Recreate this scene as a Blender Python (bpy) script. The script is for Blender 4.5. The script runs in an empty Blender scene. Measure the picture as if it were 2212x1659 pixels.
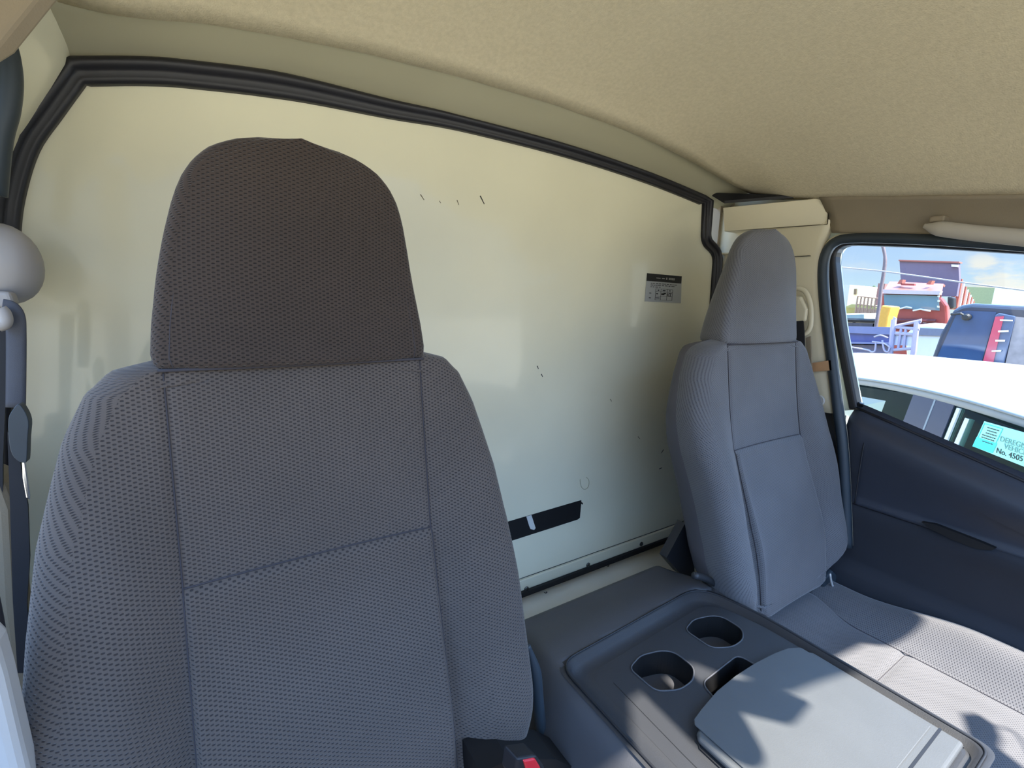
import bpy, bmesh, math, random
from mathutils import Vector, Matrix

random.seed(7)
S = bpy.context.scene
COL = S.collection
PI = math.pi

# ---------------------------------------------------------------- camera, sky, sun, exposure
EYE = Vector((0.0, 0.0, 1.9))
yaw, pitch, roll = 0.571, 0.179, 0.028
fw = Vector((math.sin(yaw) * math.cos(pitch), math.cos(yaw) * math.cos(pitch), -math.sin(pitch)))
rt = Vector((math.cos(yaw), -math.sin(yaw), 0))
up = rt.cross(fw)
r2 = rt * math.cos(roll) + up * math.sin(roll)
u2 = r2.cross(fw)
cam_d = bpy.data.cameras.new('camera')
cam = bpy.data.objects.new('camera', cam_d)
COL.objects.link(cam)
M = Matrix((r2, u2, -fw)).transposed().to_4x4()
M.translation = EYE
cam.matrix_world = M
cam_d.sensor_width = 36
cam_d.lens = 1009.0 / 2212 * 36
cam_d.clip_start = 0.02
cam_d.clip_end = 500
S.camera = cam

SUN_EL, SUN_AZ = 58.0, 13.0        # degrees above the horizon; degrees from straight ahead of the truck
SUN_POWER = 14.5
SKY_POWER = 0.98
S.view_settings.view_transform = 'Standard'
S.view_settings.look = 'None'
S.view_settings.gamma = 1
S.view_settings.use_curve_mapping = False
S.view_settings.exposure = 0.36

def lin(c):
    return tuple((x / 12.92 if x <= 0.04045 else ((x + 0.055) / 1.055) ** 2.4) for x in [v / 255 for v in c])

world = bpy.data.worlds.new('sky')
S.world = world
world.use_nodes = True
wn, wl = world.node_tree.nodes, world.node_tree.links
wn.clear()
def N(t, nodes=wn, **kw):
    n = nodes.new(t)
    for k, v in kw.items():
        setattr(n, k, v)
    return n
geo = N('ShaderNodeTexCoord')
sep = N('ShaderNodeSeparateXYZ'); wl.new(geo.outputs['Generated'], sep.inputs[0])
ramp = N('ShaderNodeValToRGB')
wl.new(sep.outputs['Z'], ramp.inputs[0])
e = ramp.color_ramp.elements
e[0].position = 0.0; e[0].color = (*lin((205, 222, 226)), 1)
e[1].position = 1.0; e[1].color = (*lin((120, 158, 208)), 1)
for p, c in ((0.015, (196, 222, 232)), (0.07, (178, 206, 236)), (0.16, (156, 188, 232)), (0.40, (124, 163, 216))):
    k = e.new(p); k.color = (*lin(c), 1)
# clouds low on the right
mp = N('ShaderNodeMapping'); mp.inputs['Scale'].default_value = (9, 9, 26)
wl.new(geo.outputs['Generated'], mp.inputs[0])
nz = N('ShaderNodeTexNoise'); nz.inputs['Scale'].default_value = 1.0; nz.inputs['Detail'].default_value = 7
nz.inputs['Roughness'].default_value = 0.55
wl.new(mp.outputs[0], nz.inputs['Vector'])
def mr(src, a, b, c=0.0, d=1.0, smooth=True):
    m = N('ShaderNodeMapRange'); m.interpolation_type = 'SMOOTHSTEP' if smooth else 'LINEAR'
    m.inputs['From Min'].default_value = a; m.inputs['From Max'].default_value = b
    m.inputs['To Min'].default_value = c; m.inputs['To Max'].default_value = d
    wl.new(src, m.inputs['Value']); return m.outputs[0]
def ma(op, a, b):
    m = N('ShaderNodeMath', operation=op)
    for i, x in enumerate((a, b)):
        if isinstance(x, (int, float)): m.inputs[i].default_value = x
        else: wl.new(x, m.inputs[i])
    return m.outputs[0]
hi = mr(sep.outputs['Z'], 0.125, 0.03)             # clouds die out upwards
ri = mr(sep.outputs['Y'], 0.255, 0.235)            # a bank of cloud beyond the containers
cl = mr(ma('ADD', nz.outputs['Fac'], ma('MULTIPLY', hi, 0.16)), 0.56, 0.68)
cl = ma('MULTIPLY', ma('MULTIPLY', cl, ri), mr(sep.outputs['Z'], 0.105, 0.07))
wisp = ma('MULTIPLY', mr(nz.outputs['Fac'], 0.45, 0.75), 0.28)
cl = ma('MAXIMUM', cl, wisp)
mx = N('ShaderNodeMix', data_type='RGBA')
wl.new(cl, mx.inputs['Factor']); wl.new(ramp.outputs[0], mx.inputs['A'])
mx.inputs['B'].default_value = (*lin((226, 226, 222)), 1)
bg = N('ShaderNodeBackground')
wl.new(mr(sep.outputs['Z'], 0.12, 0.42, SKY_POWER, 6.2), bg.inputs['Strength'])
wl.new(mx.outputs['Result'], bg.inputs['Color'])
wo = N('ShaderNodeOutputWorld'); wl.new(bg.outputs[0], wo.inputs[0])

sd = bpy.data.lights.new('sun', 'SUN'); sd.energy = SUN_POWER; sd.angle = math.radians(0.9)
sd.color = (1.0, 0.95, 0.86)
sun = bpy.data.objects.new('sun', sd); COL.objects.link(sun)
el, az = math.radians(SUN_EL), math.radians(SUN_AZ)
to_sun = Vector((math.cos(el) * math.sin(az), -math.cos(el) * math.cos(az), math.sin(el)))
sun.rotation_euler = to_sun.to_track_quat('Z', 'Y').to_euler()
sun.location = (0, -3, 6)

# ---------------------------------------------------------------- helpers
def mat(name, col, rough=0.5, metal=0.0, noise=0.0, nscale=20.0, bump=0.0, bscale=200.0, coat=0.0, spec=0.5, detail=4.0):
    m = bpy.data.materials.new(name); m.use_nodes = True
    nd, lk = m.node_tree.nodes, m.node_tree.links
    b = nd['Principled BSDF']
    c = lin(col)
    b.inputs['Base Color'].default_value = (*c, 1)
    b.inputs['Roughness'].default_value = rough
    b.inputs['Metallic'].default_value = metal
    b.inputs['Coat Weight'].default_value = coat
    b.inputs['Coat Roughness'].default_value = 0.06
    b.inputs['Specular IOR Level'].default_value = spec
    tc = nd.new('ShaderNodeTexCoord')
    if noise > 0:
        n = nd.new('ShaderNodeTexNoise'); n.inputs['Scale'].default_value = nscale; n.inputs['Detail'].default_value = detail
        lk.new(tc.outputs['Object'], n.inputs['Vector'])
        r = nd.new('ShaderNodeMapRange')
        r.inputs['From Min'].default_value = 0.3; r.inputs['From Max'].default_value = 0.7
        r.inputs['To Min'].default_value = 1 - noise; r.inputs['To Max'].default_value = 1 + noise
        lk.new(n.outputs['Fac'], r.inputs['Value'])
        v = nd.new('ShaderNodeVectorMath'); v.operation = 'SCALE'
        v.inputs[0].default_value = c; lk.new(r.outputs[0], v.inputs['Scale'])
        lk.new(v.outputs[0], b.inputs['Base Color'])
    if bump > 0:
        n = nd.new('ShaderNodeTexNoise'); n.inputs['Scale'].default_value = bscale; n.inputs['Detail'].default_value = 3
        lk.new(tc.outputs['Object'], n.inputs['Vector'])
        bp = nd.new('ShaderNodeBump'); bp.inputs['Strength'].default_value = 0.6; bp.inputs['Distance'].default_value = bump
        lk.new(n.outputs['Fac'], bp.inputs['Height']); lk.new(bp.outputs[0], b.inputs['Normal'])
    return m

def fabric(name, col, dark, pu=0.0045, pv=0.0045, depth=0.0006, tint=None):
    """seat cloth: staggered rows of small oblong dimples, laid out along the cloth's own UV in metres"""
    m = bpy.data.materials.new(name); m.use_nodes = True
    nd, lk = m.node_tree.nodes, m.node_tree.links
    b = nd['Principled BSDF']
    b.inputs['Roughness'].default_value = 0.85
    b.inputs['Specular IOR Level'].default_value = 0.25
    b.inputs['Sheen Weight'].default_value = 0.25
    b.inputs['Sheen Roughness'].default_value = 0.4
    uv = nd.new('ShaderNodeUVMap')
    sp = nd.new('ShaderNodeSeparateXYZ'); lk.new(uv.outputs[0], sp.inputs[0])
    def m_(op, a, b_=None, c_=None):
        x = nd.new('ShaderNodeMath'); x.operation = op
        for i, y in enumerate((a, b_, c_)):
            if y is None: continue
            if isinstance(y, (int, float)): x.inputs[i].default_value = y
            else: lk.new(y, x.inputs[i])
        return x.outputs[0]
    su = m_('SINE', m_('MULTIPLY', sp.outputs['X'], PI / pu))
    sv = m_('SINE', m_('MULTIPLY', sp.outputs['Y'], PI / pv))
    s = m_('MULTIPLY', su, sv)
    r = nd.new('ShaderNodeMapRange'); r.interpolation_type = 'SMOOTHSTEP'
    r.inputs['From Min'].default_value = 0.25; r.inputs['From Max'].default_value = 0.75
    lk.new(s, r.inputs['Value'])
    tc = nd.new('ShaderNodeTexCoord')
    n = nd.new('ShaderNodeTexNoise'); n.inputs['Scale'].default_value = 9; n.inputs['Detail'].default_value = 5
    lk.new(tc.outputs['Object'], n.inputs['Vector'])
    mix = nd.new('ShaderNodeMix'); mix.data_type = 'RGBA'
    mix.inputs['A'].default_value = (*lin(col), 1); mix.inputs['B'].default_value = (*lin(dark), 1)
    lk.new(r.outputs[0], mix.inputs['Factor'])
    sc = nd.new('ShaderNodeVectorMath'); sc.operation = 'SCALE'
    lk.new(mix.outputs['Result'], sc.inputs[0])
    nr = nd.new('ShaderNodeMapRange'); nr.inputs['From Min'].default_value = 0.3; nr.inputs['From Max'].default_value = 0.7
    nr.inputs['To Min'].default_value = 0.92; nr.inputs['To Max'].default_value = 1.08
    lk.new(n.outputs['Fac'], nr.inputs['Value']); lk.new(nr.outputs[0], sc.inputs['Scale'])
    lk.new(sc.outputs[0], b.inputs['Base Color'])
    bp = nd.new('ShaderNodeBump'); bp.inputs['Strength'].default_value = 1.0; bp.inputs['Distance'].default_value = depth
    inv = m_('SUBTRACT', 1.0, r.outputs[0])
    lk.new(inv, bp.inputs['Height']); lk.new(bp.outputs[0], b.inputs['Normal'])
    return m

def link(name, me, m, parent=None, smooth=True):
    o = bpy.data.objects.new(name, me); COL.objects.link(o)
    if m is not None:
        for x in (m if isinstance(m, (list, tuple)) else [m]): me.materials.append(x)
    if smooth:
        for p in me.polygons: p.use_smooth = True
    if parent is not None:
        o.parent = parent
        o.matrix_parent_inverse = parent.matrix_world.inverted() if False else Matrix.Identity(4)
        o.location = -Vector(parent.get('_o', (0, 0, 0)))
    return o

def obj(name, bm, m, parent=None, smooth=False, mods=()):
    bmesh.ops.recalc_face_normals(bm, faces=bm.faces[:])
    me = bpy.data.meshes.new(name); bm.to_mesh(me); bm.free()
    o = link(name, me, m, parent, smooth)
    for md in mods:
        if md[0] == 'bevel':
            b = o.modifiers.new('bevel', 'BEVEL'); b.width = md[1]; b.segments = md[2]; b.limit_method = 'ANGLE'; b.angle_limit = math.radians(35)
            b.harden_normals = False
        elif md[0] == 'sub':
            b = o.modifiers.new('sub', 'SUBSURF'); b.levels = md[1]; b.render_levels = md[1]
        elif md[0] == 'solid':
            b = o.modifiers.new('solid', 'SOLIDIFY'); b.thickness = md[1]; b.offset = md[2]
    return o

def thing(name, label, cat, loc=(0, 0, 0), group=None):
    o = bpy.data.objects.new(name, None); COL.objects.link(o); o.location = loc
    o.empty_display_size = 0.05
    o['_o'] = tuple(loc)
    o['label'] = label; o['category'] = cat
    if group: o['group'] = group
    return o

def tag(o, label, cat, group=None):
    o['label'] = label; o['category'] = cat
    if group: o['group'] = group
    return o

def struct(name, bm, m, parent=None, smooth=False, mods=()):
    o = obj(name, bm, m, parent, smooth, mods)
    if parent is None: o['kind'] = 'structure'
    return o

def box(bm, lo, hi, rot=None, c=None):
    vs = []
    for z in (lo[2], hi[2]):
        for y in (lo[1], hi[1]):
            for x in (lo[0], hi[0]):
                v = Vector((x, y, z))
                if rot is not None:
                    v = rot @ (v - Vector(c)) + Vector(c)
                vs.append(bm.verts.new(v))
    for f in ((0, 1, 3, 2), (4, 6, 7, 5), (0, 4, 5, 1), (2, 3, 7, 6), (0, 2, 6, 4), (1, 5, 7, 3)):
        bm.faces.new([vs[i] for i in f])
    return vs

def bmn(): return bmesh.new()

def prism(bm, pts, d):
    """closed outline pts (3-D), pushed along vector d"""
    d = Vector(d)
    a = [bm.verts.new(Vector(p)) for p in pts]; b = [bm.verts.new(Vector(p) + d) for p in pts]
    bm.faces.new(a); bm.faces.new(b[::-1])
    n = len(a)
    for i in range(n): bm.faces.new((a[i], b[i], b[(i + 1) % n], a[(i + 1) % n]))

def grid(bm, rows, uvs=None, closed=False):
    """rows: list of lists of points; faces between neighbours"""
    V = [[bm.verts.new(Vector(p)) for p in r] for r in rows]
    L = bm.loops.layers.uv.verify() if uvs else None
    for i in range(len(V) - 1):
        n = len(V[i])
        for j in range(n if closed else n - 1):
            k = (j + 1) % n
            f = bm.faces.new((V[i][j], V[i][k], V[i + 1][k], V[i + 1][j]))
            if uvs:
                kk = j + 1
                for lp, q in zip(f.loops, (uvs[i][j], uvs[i][kk], uvs[i + 1][kk], uvs[i + 1][j])): lp[L].uv = q
    return V

def catmull(pts, n=8, closed=False):
    P = [Vector(p) for p in pts]; out = []; m = len(P)
    rng = range(m if closed else m - 1)
    for i in rng:
        p0 = P[(i - 1) % m] if closed or i > 0 else P[0]
        p1 = P[i]; p2 = P[(i + 1) % m]
        p3 = P[(i + 2) % m] if closed or i + 2 < m else P[-1]
        for k in range(n):
            t = k / n
            out.append(0.5 * ((2 * p1) + (-p0 + p2) * t + (2 * p0 - 5 * p1 + 4 * p2 - p3) * t * t + (-p0 + 3 * p1 - 3 * p2 + p3) * t ** 3))
    if not closed: out.append(P[-1])
    return out

def tube(bm, pts, r, seg=10, closed=False, squash=None, caps=True):
    """round tube along pts; r number or list; squash=(vector, factor) flattens it along a direction"""
    P = [Vector(p) for p in pts]; n = len(P); rings = []
    ref = None
    for i in range(n):
        a = P[(i - 1) % n] if closed or i > 0 else P[i]
        b = P[(i + 1) % n] if closed or i < n - 1 else P[i]
        t = (b - a).normalized()
        if ref is None: ref = t.orthogonal().normalized()
        ref = (ref - t * ref.dot(t)).normalized(); bi = t.cross(ref)
        rr = r[i] if isinstance(r, (list, tuple)) else r
        ring = []
        for k in range(seg):
            an = 2 * PI * k / seg
            o = ref * math.cos(an) * rr + bi * math.sin(an) * rr
            if squash is not None:
                sv = squash[0]; o = o - sv * o.dot(sv) * (1 - squash[1])
            ring.append(bm.verts.new(P[i] + o))
        rings.append(ring)
    for i in range(n if closed else n - 1):
        A, B = rings[i], rings[(i + 1) % n]
        for k in range(seg): bm.faces.new((A[k], A[(k + 1) % seg], B[(k + 1) % seg], B[k]))
    if caps and not closed:
        bm.faces.new(rings[0][::-1]); bm.faces.new(rings[-1])

def sweep(bm, pts, prof, nrm, scales=None, closed=False):
    """profile (a across, b along nrm) carried along pts; nrm the constant out-of-plane direction"""
    P = [Vector(p) for p in pts]; n = len(P); nrm = Vector(nrm).normalized(); rings = []
    for i in range(n):
        a = P[(i - 1) % n] if closed or i > 0 else P[i]
        b = P[(i + 1) % n] if closed or i < n - 1 else P[i]
        t = (b - a); t = (t - nrm * t.dot(nrm)).normalized(); side = t.cross(nrm)
        s = scales[i] if scales else 1
        rings.append([bm.verts.new(P[i] + side * q[0] * s + nrm * q[1]) for q in prof])
    m = len(prof)
    for i in range(n if closed else n - 1):
        A, B = rings[i], rings[(i + 1) % n]
        for k in range(m): bm.faces.new((A[k], A[(k + 1) % m], B[(k + 1) % m], B[k]))
    if not closed:
        bm.faces.new(rings[0][::-1]); bm.faces.new(rings[-1])

def lathe(bm, c, axis, prof, seg=24):
    """prof: list of (radius, height along axis)"""
    ax = Vector(axis).normalized(); a = ax.orthogonal().normalized(); b = ax.cross(a); rings = []
    for r, h in prof:
        rings.append([bm.verts.new(Vector(c) + ax * h + (a * math.cos(2 * PI * k / seg) + b * math.sin(2 * PI * k / seg)) * max(r, 1e-5)) for k in range(seg)])
    for A, B in zip(rings, rings[1:]):
        for k in range(seg): bm.faces.new((A[k], A[(k + 1) % seg], B[(k + 1) % seg], B[k]))
    bm.faces.new(rings[0][::-1]); bm.faces.new(rings[-1])

def interp(x, xs, ys):
    if x <= xs[0]: return ys[0]
    for i in range(len(xs) - 1):
        if x <= xs[i + 1]:
            t = (x - xs[i]) / (xs[i + 1] - xs[i]); return ys[i] + (ys[i + 1] - ys[i]) * t
    return ys[-1]

def sm(x, a, b):
    t = min(1, max(0, (x - a) / (b - a))); return t * t * (3 - 2 * t)

def plate(bm, outer, holes, z, zlow=None, hole_depth=None):
    """flat top at height z with holes; outer wall goes down to zlow; each hole has a wall and a floor"""
    loops = [outer] + holes; edges = []; vl = []
    for lp in loops:
        vs = [bm.verts.new((p[0], p[1], z)) for p in lp]; vl.append(vs)
        for i in range(len(vs)): edges.append(bm.edges.new((vs[i], vs[(i + 1) % len(vs)])))
    bmesh.ops.triangle_fill(bm, use_beauty=True, use_dissolve=False, edges=edges)
    if zlow is not None:
        lo = [bm.verts.new((v.co.x, v.co.y, zlow)) for v in vl[0]]; n = len(lo)
        for i in range(n): bm.faces.new((vl[0][i], vl[0][(i + 1) % n], lo[(i + 1) % n], lo[i]))
        bm.faces.new(lo)
    if hole_depth:
        for vs in vl[1:]:
            lo = [bm.verts.new((v.co.x, v.co.y, z - hole_depth)) for v in vs]; n = len(lo)
            for i in range(n): bm.faces.new((vs[i], vs[(i + 1) % n], lo[(i + 1) % n], lo[i]))
            bm.faces.new(lo)

def rounded(pts, r, n=6):
    """round the corners of a closed 2-D outline"""
    out = []; m = len(pts)
    for i in range(m):
        p = Vector(pts[i][:2]); a = Vector(pts[i - 1][:2]); b = Vector(pts[(i + 1) % m][:2])
        rr = r[i] if isinstance(r, (list, tuple)) else r
        da = (a - p); db = (b - p)
        d1 = min(rr, da.length * 0.49); d2 = min(rr, db.length * 0.49)
        s = p + da.normalized() * d1; t = p + db.normalized() * d2
        for k in range(n + 1):
            u = k / n
            out.append(tuple((1 - u) ** 2 * s + 2 * u * (1 - u) * p + u * u * t))
    return out

# ---------------------------------------------------------------- materials
CREAM = mat('cream_paint', (228, 223, 196), rough=0.28, noise=0.03, nscale=6, coat=0.6)
CREAM_TRIM = mat('cream_plastic', (216, 206, 178), rough=0.5, noise=0.03, nscale=8)
CREAM_METAL = mat('cream_cab_paint', (172, 166, 140), rough=0.45, noise=0.03, nscale=5)
HEADLINER = mat('headliner_felt', (202, 190, 162), rough=0.95, noise=0.07, nscale=150, bump=0.0012, bscale=420, spec=0.1, detail=6)
GREIGE = mat('greige_trim_plastic', (140, 127, 106), rough=0.7, noise=0.04, nscale=12, bump=0.0004, bscale=500)
HANDLE = mat('pale_grey_handle', (178, 170, 156), rough=0.5, noise=0.02)
BLACK_RUBBER = mat('black_rubber', (30, 29, 34), rough=0.45, noise=0.08, nscale=40)
DOOR_SEAL = mat('door_seal_rubber', (46, 56, 64), rough=0.5, noise=0.06, nscale=30)
NAVY = mat('dark_door_vinyl', (46, 49, 58), rough=0.42, noise=0.05, nscale=10, bump=0.0003, bscale=700)
NAVY_DARK = mat('dark_door_cloth', (35, 37, 44), rough=0.75, noise=0.06, nscale=14, bump=0.0004, bscale=600)
BLACK = mat('black_plastic', (26, 27, 31), rough=0.5, noise=0.05)
CON_GREY = mat('console_vinyl', (70, 70, 73), rough=0.55, noise=0.05, nscale=14, bump=0.0004, bscale=600)
CON_DARK = mat('console_dark_plastic', (46, 47, 50), rough=0.5, noise=0.04, nscale=18, bump=0.0003, bscale=900)
CON_LID = mat('console_lid_plastic', (80, 82, 83), rough=0.5, noise=0.04, nscale=18, bump=0.0003, bscale=900)
HOLE = mat('recess_shade_black', (7, 7, 9), rough=0.6, noise=0.04)  # near-black so recesses stay dark in sun; shade put into the colour
THREAD = mat('seam_thread', (60, 57, 62), rough=0.9, noise=0.05)
CLOTH = fabric('seat_cloth', (89, 81, 76), (52, 47, 47), pu=0.0041, pv=0.0022)
CLOTH_HEAD = fabric('head_cloth', (67, 57, 51), (36, 30, 28), pu=0.0041, pv=0.0022)
CLOTH_FINE = fabric('passenger_seat_cloth', (103, 102, 104), (70, 70, 74), pu=0.0034, pv=0.0022, depth=0.0004)
CLOTH_SIDE = mat('seat_side_vinyl', (84, 82, 88), rough=0.8, noise=0.05, bump=0.0003, bscale=900)
CHROME = mat('chrome', (225, 228, 232), rough=0.12, metal=1.0, noise=0.02)
STEEL = mat('screw_steel', (96, 96, 92), rough=0.35, metal=0.8, noise=0.05)
RED = mat('red_button', (214, 34, 48), rough=0.35, noise=0.03)
BELT = mat('belt_webbing', (70, 72, 80), rough=0.75, noise=0.06, nscale=60, bump=0.0003, bscale=900)
BELT_BLACK = mat('dark_belt_webbing', (30, 31, 36), rough=0.75, noise=0.06, nscale=60)
PALE = mat('pale_grey_plastic', (196, 194, 190), rough=0.45, noise=0.02)
TAPE = mat('brown_tape', (188, 146, 106), rough=0.5, noise=0.06, nscale=40)
WHITE = mat('white_label', (206, 208, 204), rough=0.4, noise=0.02)
PAPER_GREY = mat('grey_label', (172, 174, 172), rough=0.4, noise=0.03)
INK = mat('black_ink', (22, 22, 24), rough=0.5, noise=0.05)
INK_PALE = mat('pale_ink', (150, 148, 140), rough=0.5, noise=0.05)
SCUFF = mat('dark_scuff', (96, 88, 66), rough=0.6, noise=0.1)
DUST = mat('dusty_mark', (176, 168, 136), rough=0.7, noise=0.1)

# ================================================================ the cab shell
WY = 0.85
# ---- rear wall panel
path_top = [(-0.120, 2.167), (-0.055, 2.184), (0.0, 2.194), (0.122, 2.208), (0.28, 2.212), (0.41, 2.217), (0.67, 2.2145), (0.925, 2.199), (1.154, 2.174)]
path_l = [(-0.29, 1.20), (-0.27, 1.45), (-0.247, 1.68), (-0.226, 1.85), (-0.209, 1.955), (-0.198, 2.01), (-0.178, 2.07), (-0.150, 2.118), (-0.120, 2.167)]
path_r = [(1.154, 2.174), (1.159, 2.10), (1.164, 2.072), (1.215, 2.045), (1.226, 2.02), (1.229, 1.93), (1.235, 1.75), (1.24, 1.5), (1.243, 1.19)]
outl = path_l + path_top[1:] + path_r[1:]
bm = bmn()
fine = [tuple(p)[:2] for p in outl]
prism(bm, [(x, WY, z) for x, z in fine] , (0, 0.03, 0))
wall = struct('wall_rear', bm, CREAM)
wall['label'] = 'glossy cream painted rear wall panel of the cab'

# bottom flange of the wall: a folded strip with a dark gap under it
def strip(bm, x0, x1, y0, y1, z0, z1): box(bm, (x0, y0, z0), (x1, y1, z1))
bm = bmn(); box(bm, (-0.28, WY - 0.006, 1.203), (1.235, WY + 0.001, 1.232))
struct('trim_1', bm, CREAM, mods=(('bevel', 0.002, 2),))
bm = bmn(); box(bm, (-0.28, WY - 0.012, 1.188), (1.235, WY + 0.02, 1.203))
struct('trim_2', bm, BLACK)
bm = bmn(); box(bm, (-0.27, WY - 0.0012, 1.2335), (1.235, WY + 0.001, 1.2347)); struct('trim_22', bm, BLACK)
# ledge of painted metal in front of the wall
LEDGE = mat('pale_ledge_paint', (216, 215, 206), rough=0.5, noise=0.04, nscale=9)
bm = bmn()
rows = [[(x, y, z) for x in (-0.27, 0.1, 0.5, 0.9, 1.19)] for y, z in ((0.842, 1.190), (0.80, 1.186), (0.70, 1.176), (0.60, 1.165), (0.585, 1.150), (0.585, 0.95))]
rows = [r[:4] + [(1.19 if y > 0.8 else 1.19, r[4][1], r[4][2])] for r, (y, z) in zip(rows, [(0.842, 0)] * 6)]
grid(bm, rows)
struct('trim_3', bm, LEDGE, smooth=True, mods=(('solid', 0.004, -1),))

def screw(x, y, z, ax, mt, r, lab, group):
    bm = bmn(); lathe(bm, (x, y, z), ax, [(r, 0), (r, 0.0016), (r * 0.8, 0.0028), (r * 0.45, 0.0030), (r * 0.42, 0.0014)], 16)
    o = obj('screw', bm, mt, smooth=False); return tag(o, lab, 'screw', group)
for i, (x, z) in enumerate([(0.6005, 1.2051), (0.799, 1.209), (1.0025, 1.2131)]):
    screw(x, WY - 0.006, z, (0, -1, 0), STEEL, 0.0065, ('round steel screw in the wall flange, nearest the driver seat', 'round steel screw in the middle of the wall flange', 'shaded steel screw in the wall flange, nearest the passenger seat')[i], 'screws in the wall flange')
for i, (x, y) in enumerate([(0.6483, 0.8295), (0.8661, 0.8383)]):
    screw(x, y, 1.186 - (0.842 - y) * 0.08 + 0.001, (0, 0, 1), BLACK, 0.006, ('dark screw head in the cream ledge beside the driver seat', 'dark screw head in the cream ledge, nearer the passenger seat')[i], 'dark screws in the cream ledge')
bm = bmn(); lathe(bm, (0.6618, 0.798, 1.182), (0, 0, 1), [(0.0015, 0), (0.0015, 0.002)], 8)
tag(obj('rivet', bm, BLACK), 'tiny dark rivet low on the cream ledge', 'rivet')

# ---- rubber seal framing the wall
prof = [(-1, 0.0), (-1, 0.010), (-0.75, 0.017), (-0.4, 0.019), (-0.1, 0.012), (0.1, 0.008), (0.5, 0.010), (0.9, 0.007), (1, 0)]
def seal_path(pts, n=6, flip=False): return catmull([(x, WY - 0.0005, z) for x, z in pts], n)
bm = bmn()
full = seal_path(path_l[:-1], 5) + seal_path([path_l[-2], path_l[-1]], 1) [1:]
P_ = seal_path(path_top, 6)
cs = [interp(p.x, [-0.12, 0.1, 0.42, 0.9, 1.15], [0.0155, 0.0175, 0.0120, 0.0125, 0.0125]) for p in P_]
L_ = seal_path(path_l, 5)
R_ = [Vector((x, WY - 0.0005, z)) for x, z in rounded([(1.154, 2.174), (1.160, 2.074), (1.222, 2.046), (1.236, 1.75), (1.243, 1.19)], [0.0, 0.02, 0.03, 0.1, 0.0], 5)[4:]]
R_ = [p for p in R_ if p.z < 2.160]
allp = L_[:-1] + P_ + R_; sc = [0.0125] * (len(L_) - 1) + cs + [0.013] * len(R_)
for i in range(1, len(allp) - 1):
    d1 = (allp[i] - allp[i - 1]).normalized(); d2 = (allp[i + 1] - allp[i]).normalized()
    sc[i] *= 1 / max(0.6, math.sqrt(max(0.0, (1 + d1.dot(d2)) / 2)))
sweep(bm, allp, prof, (0, -1, 0), sc)
tag(obj('wall_seal', bm, BLACK_RUBBER, smooth=True), 'black ribbed rubber seal framing the cream rear wall', 'rubber seal')

# ---- painted header between the seal and the headliner
def top_z(x):  # outer edge of the seal
    return interp(x, [-0.2, -0.127, -0.057, -0.006, 0.123, 0.289, 0.421, 0.702, 0.924, 1.164, 1.26], [2.155, 2.180, 2.199, 2.207, 2.224, 2.2265, 2.2265, 2.2245, 2.209, 2.186, 2.176])
def crease_z(x):
    return interp(x, [-0.25, -0.114, -0.089, -0.047, 0.024, 0.115, 0.228, 0.381, 0.574, 0.757, 0.987, 1.179, 1.312], [2.19, 2.214, 2.216, 2.224, 2.237, 2.248, 2.258, 2.265, 2.267, 2.261, 2.246, 2.226, 2.205])
xs = [-0.165 + i * (1.425 / 60) for i in range(61)]
bm = bmn()
rows = []
for y, t in ((0.865, -0.25), (0.848, 0.0), (0.838, 0.16), (0.82, 0.42), (0.80, 0.70), (0.785, 0.88), (0.77, 1.0), (0.768, 1.12)):
    rows.append([(x, y, top_z(x) + (crease_z(x) - top_z(x)) * t - 0.002 * (t < 0.01)) for x in xs])
grid(bm, rows)
struct('trim_4', bm, CREAM_METAL, smooth=True)

# ---- headliner
def ceil_z(x, y):
    d = 0.77 - y
    base = crease_z(x) + 0.085 * (1 - math.exp(-d / 0.16)) + 0.02 * d
    # falls to the side rail on the right and on the left
    side = 2.166 - 0.148 * max(0, 0.677 - y) if y < 0.677 else 2.166 + (y - 0.677) * 0.3
    w = min(1.0, max(0.0, (x - 0.70) / 0.545)) ** 2.4; w2 = 1 - sm(x, -0.165, 0.02)
    z = base * (1 - w) + side * w
    z = z * (1 - w2) + (2.215 + 0.02 * sm(d, 0, 0.3)) * w2
    z += 0.010 * math.exp(-((x - 1.12) ** 2) / 0.006 - ((y - 0.28) ** 2) / 0.02)       # a shallow dip by the grab handle
    z += 0.004 * math.exp(-((x - 1.08) ** 2) / 0.004 - ((y - 0.62) ** 2) / 0.006)
    return z
def roof_edge(x): return interp(x, [0.57, 0.62, 0.76, 0.81, 1.25, 1.34], [-0.29, -0.233, -0.233, -0.345, -0.345, -0.18])  # stepped front edge, shaped to set where sun reaches console and seats
bm = bmn(); rows = []
for j in range(49):
    r = []
    for i in range(71):
        x = -0.165 + i * (1.41 / 70); y = 0.773 - j / 48 * (0.773 - max(roof_edge(x), interp(x, [0.95, 1.08], [-0.5, -0.12])))
        r.append((x, y, ceil_z(x, y) - 0.0022 * (1 - sm(0.773 - y, 0, 0.03))))
    rows.append(r)
grid(bm, rows)
struct('ceiling', bm, HEADLINER, smooth=True, mods=(('solid', 0.012, 1),))

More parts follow.
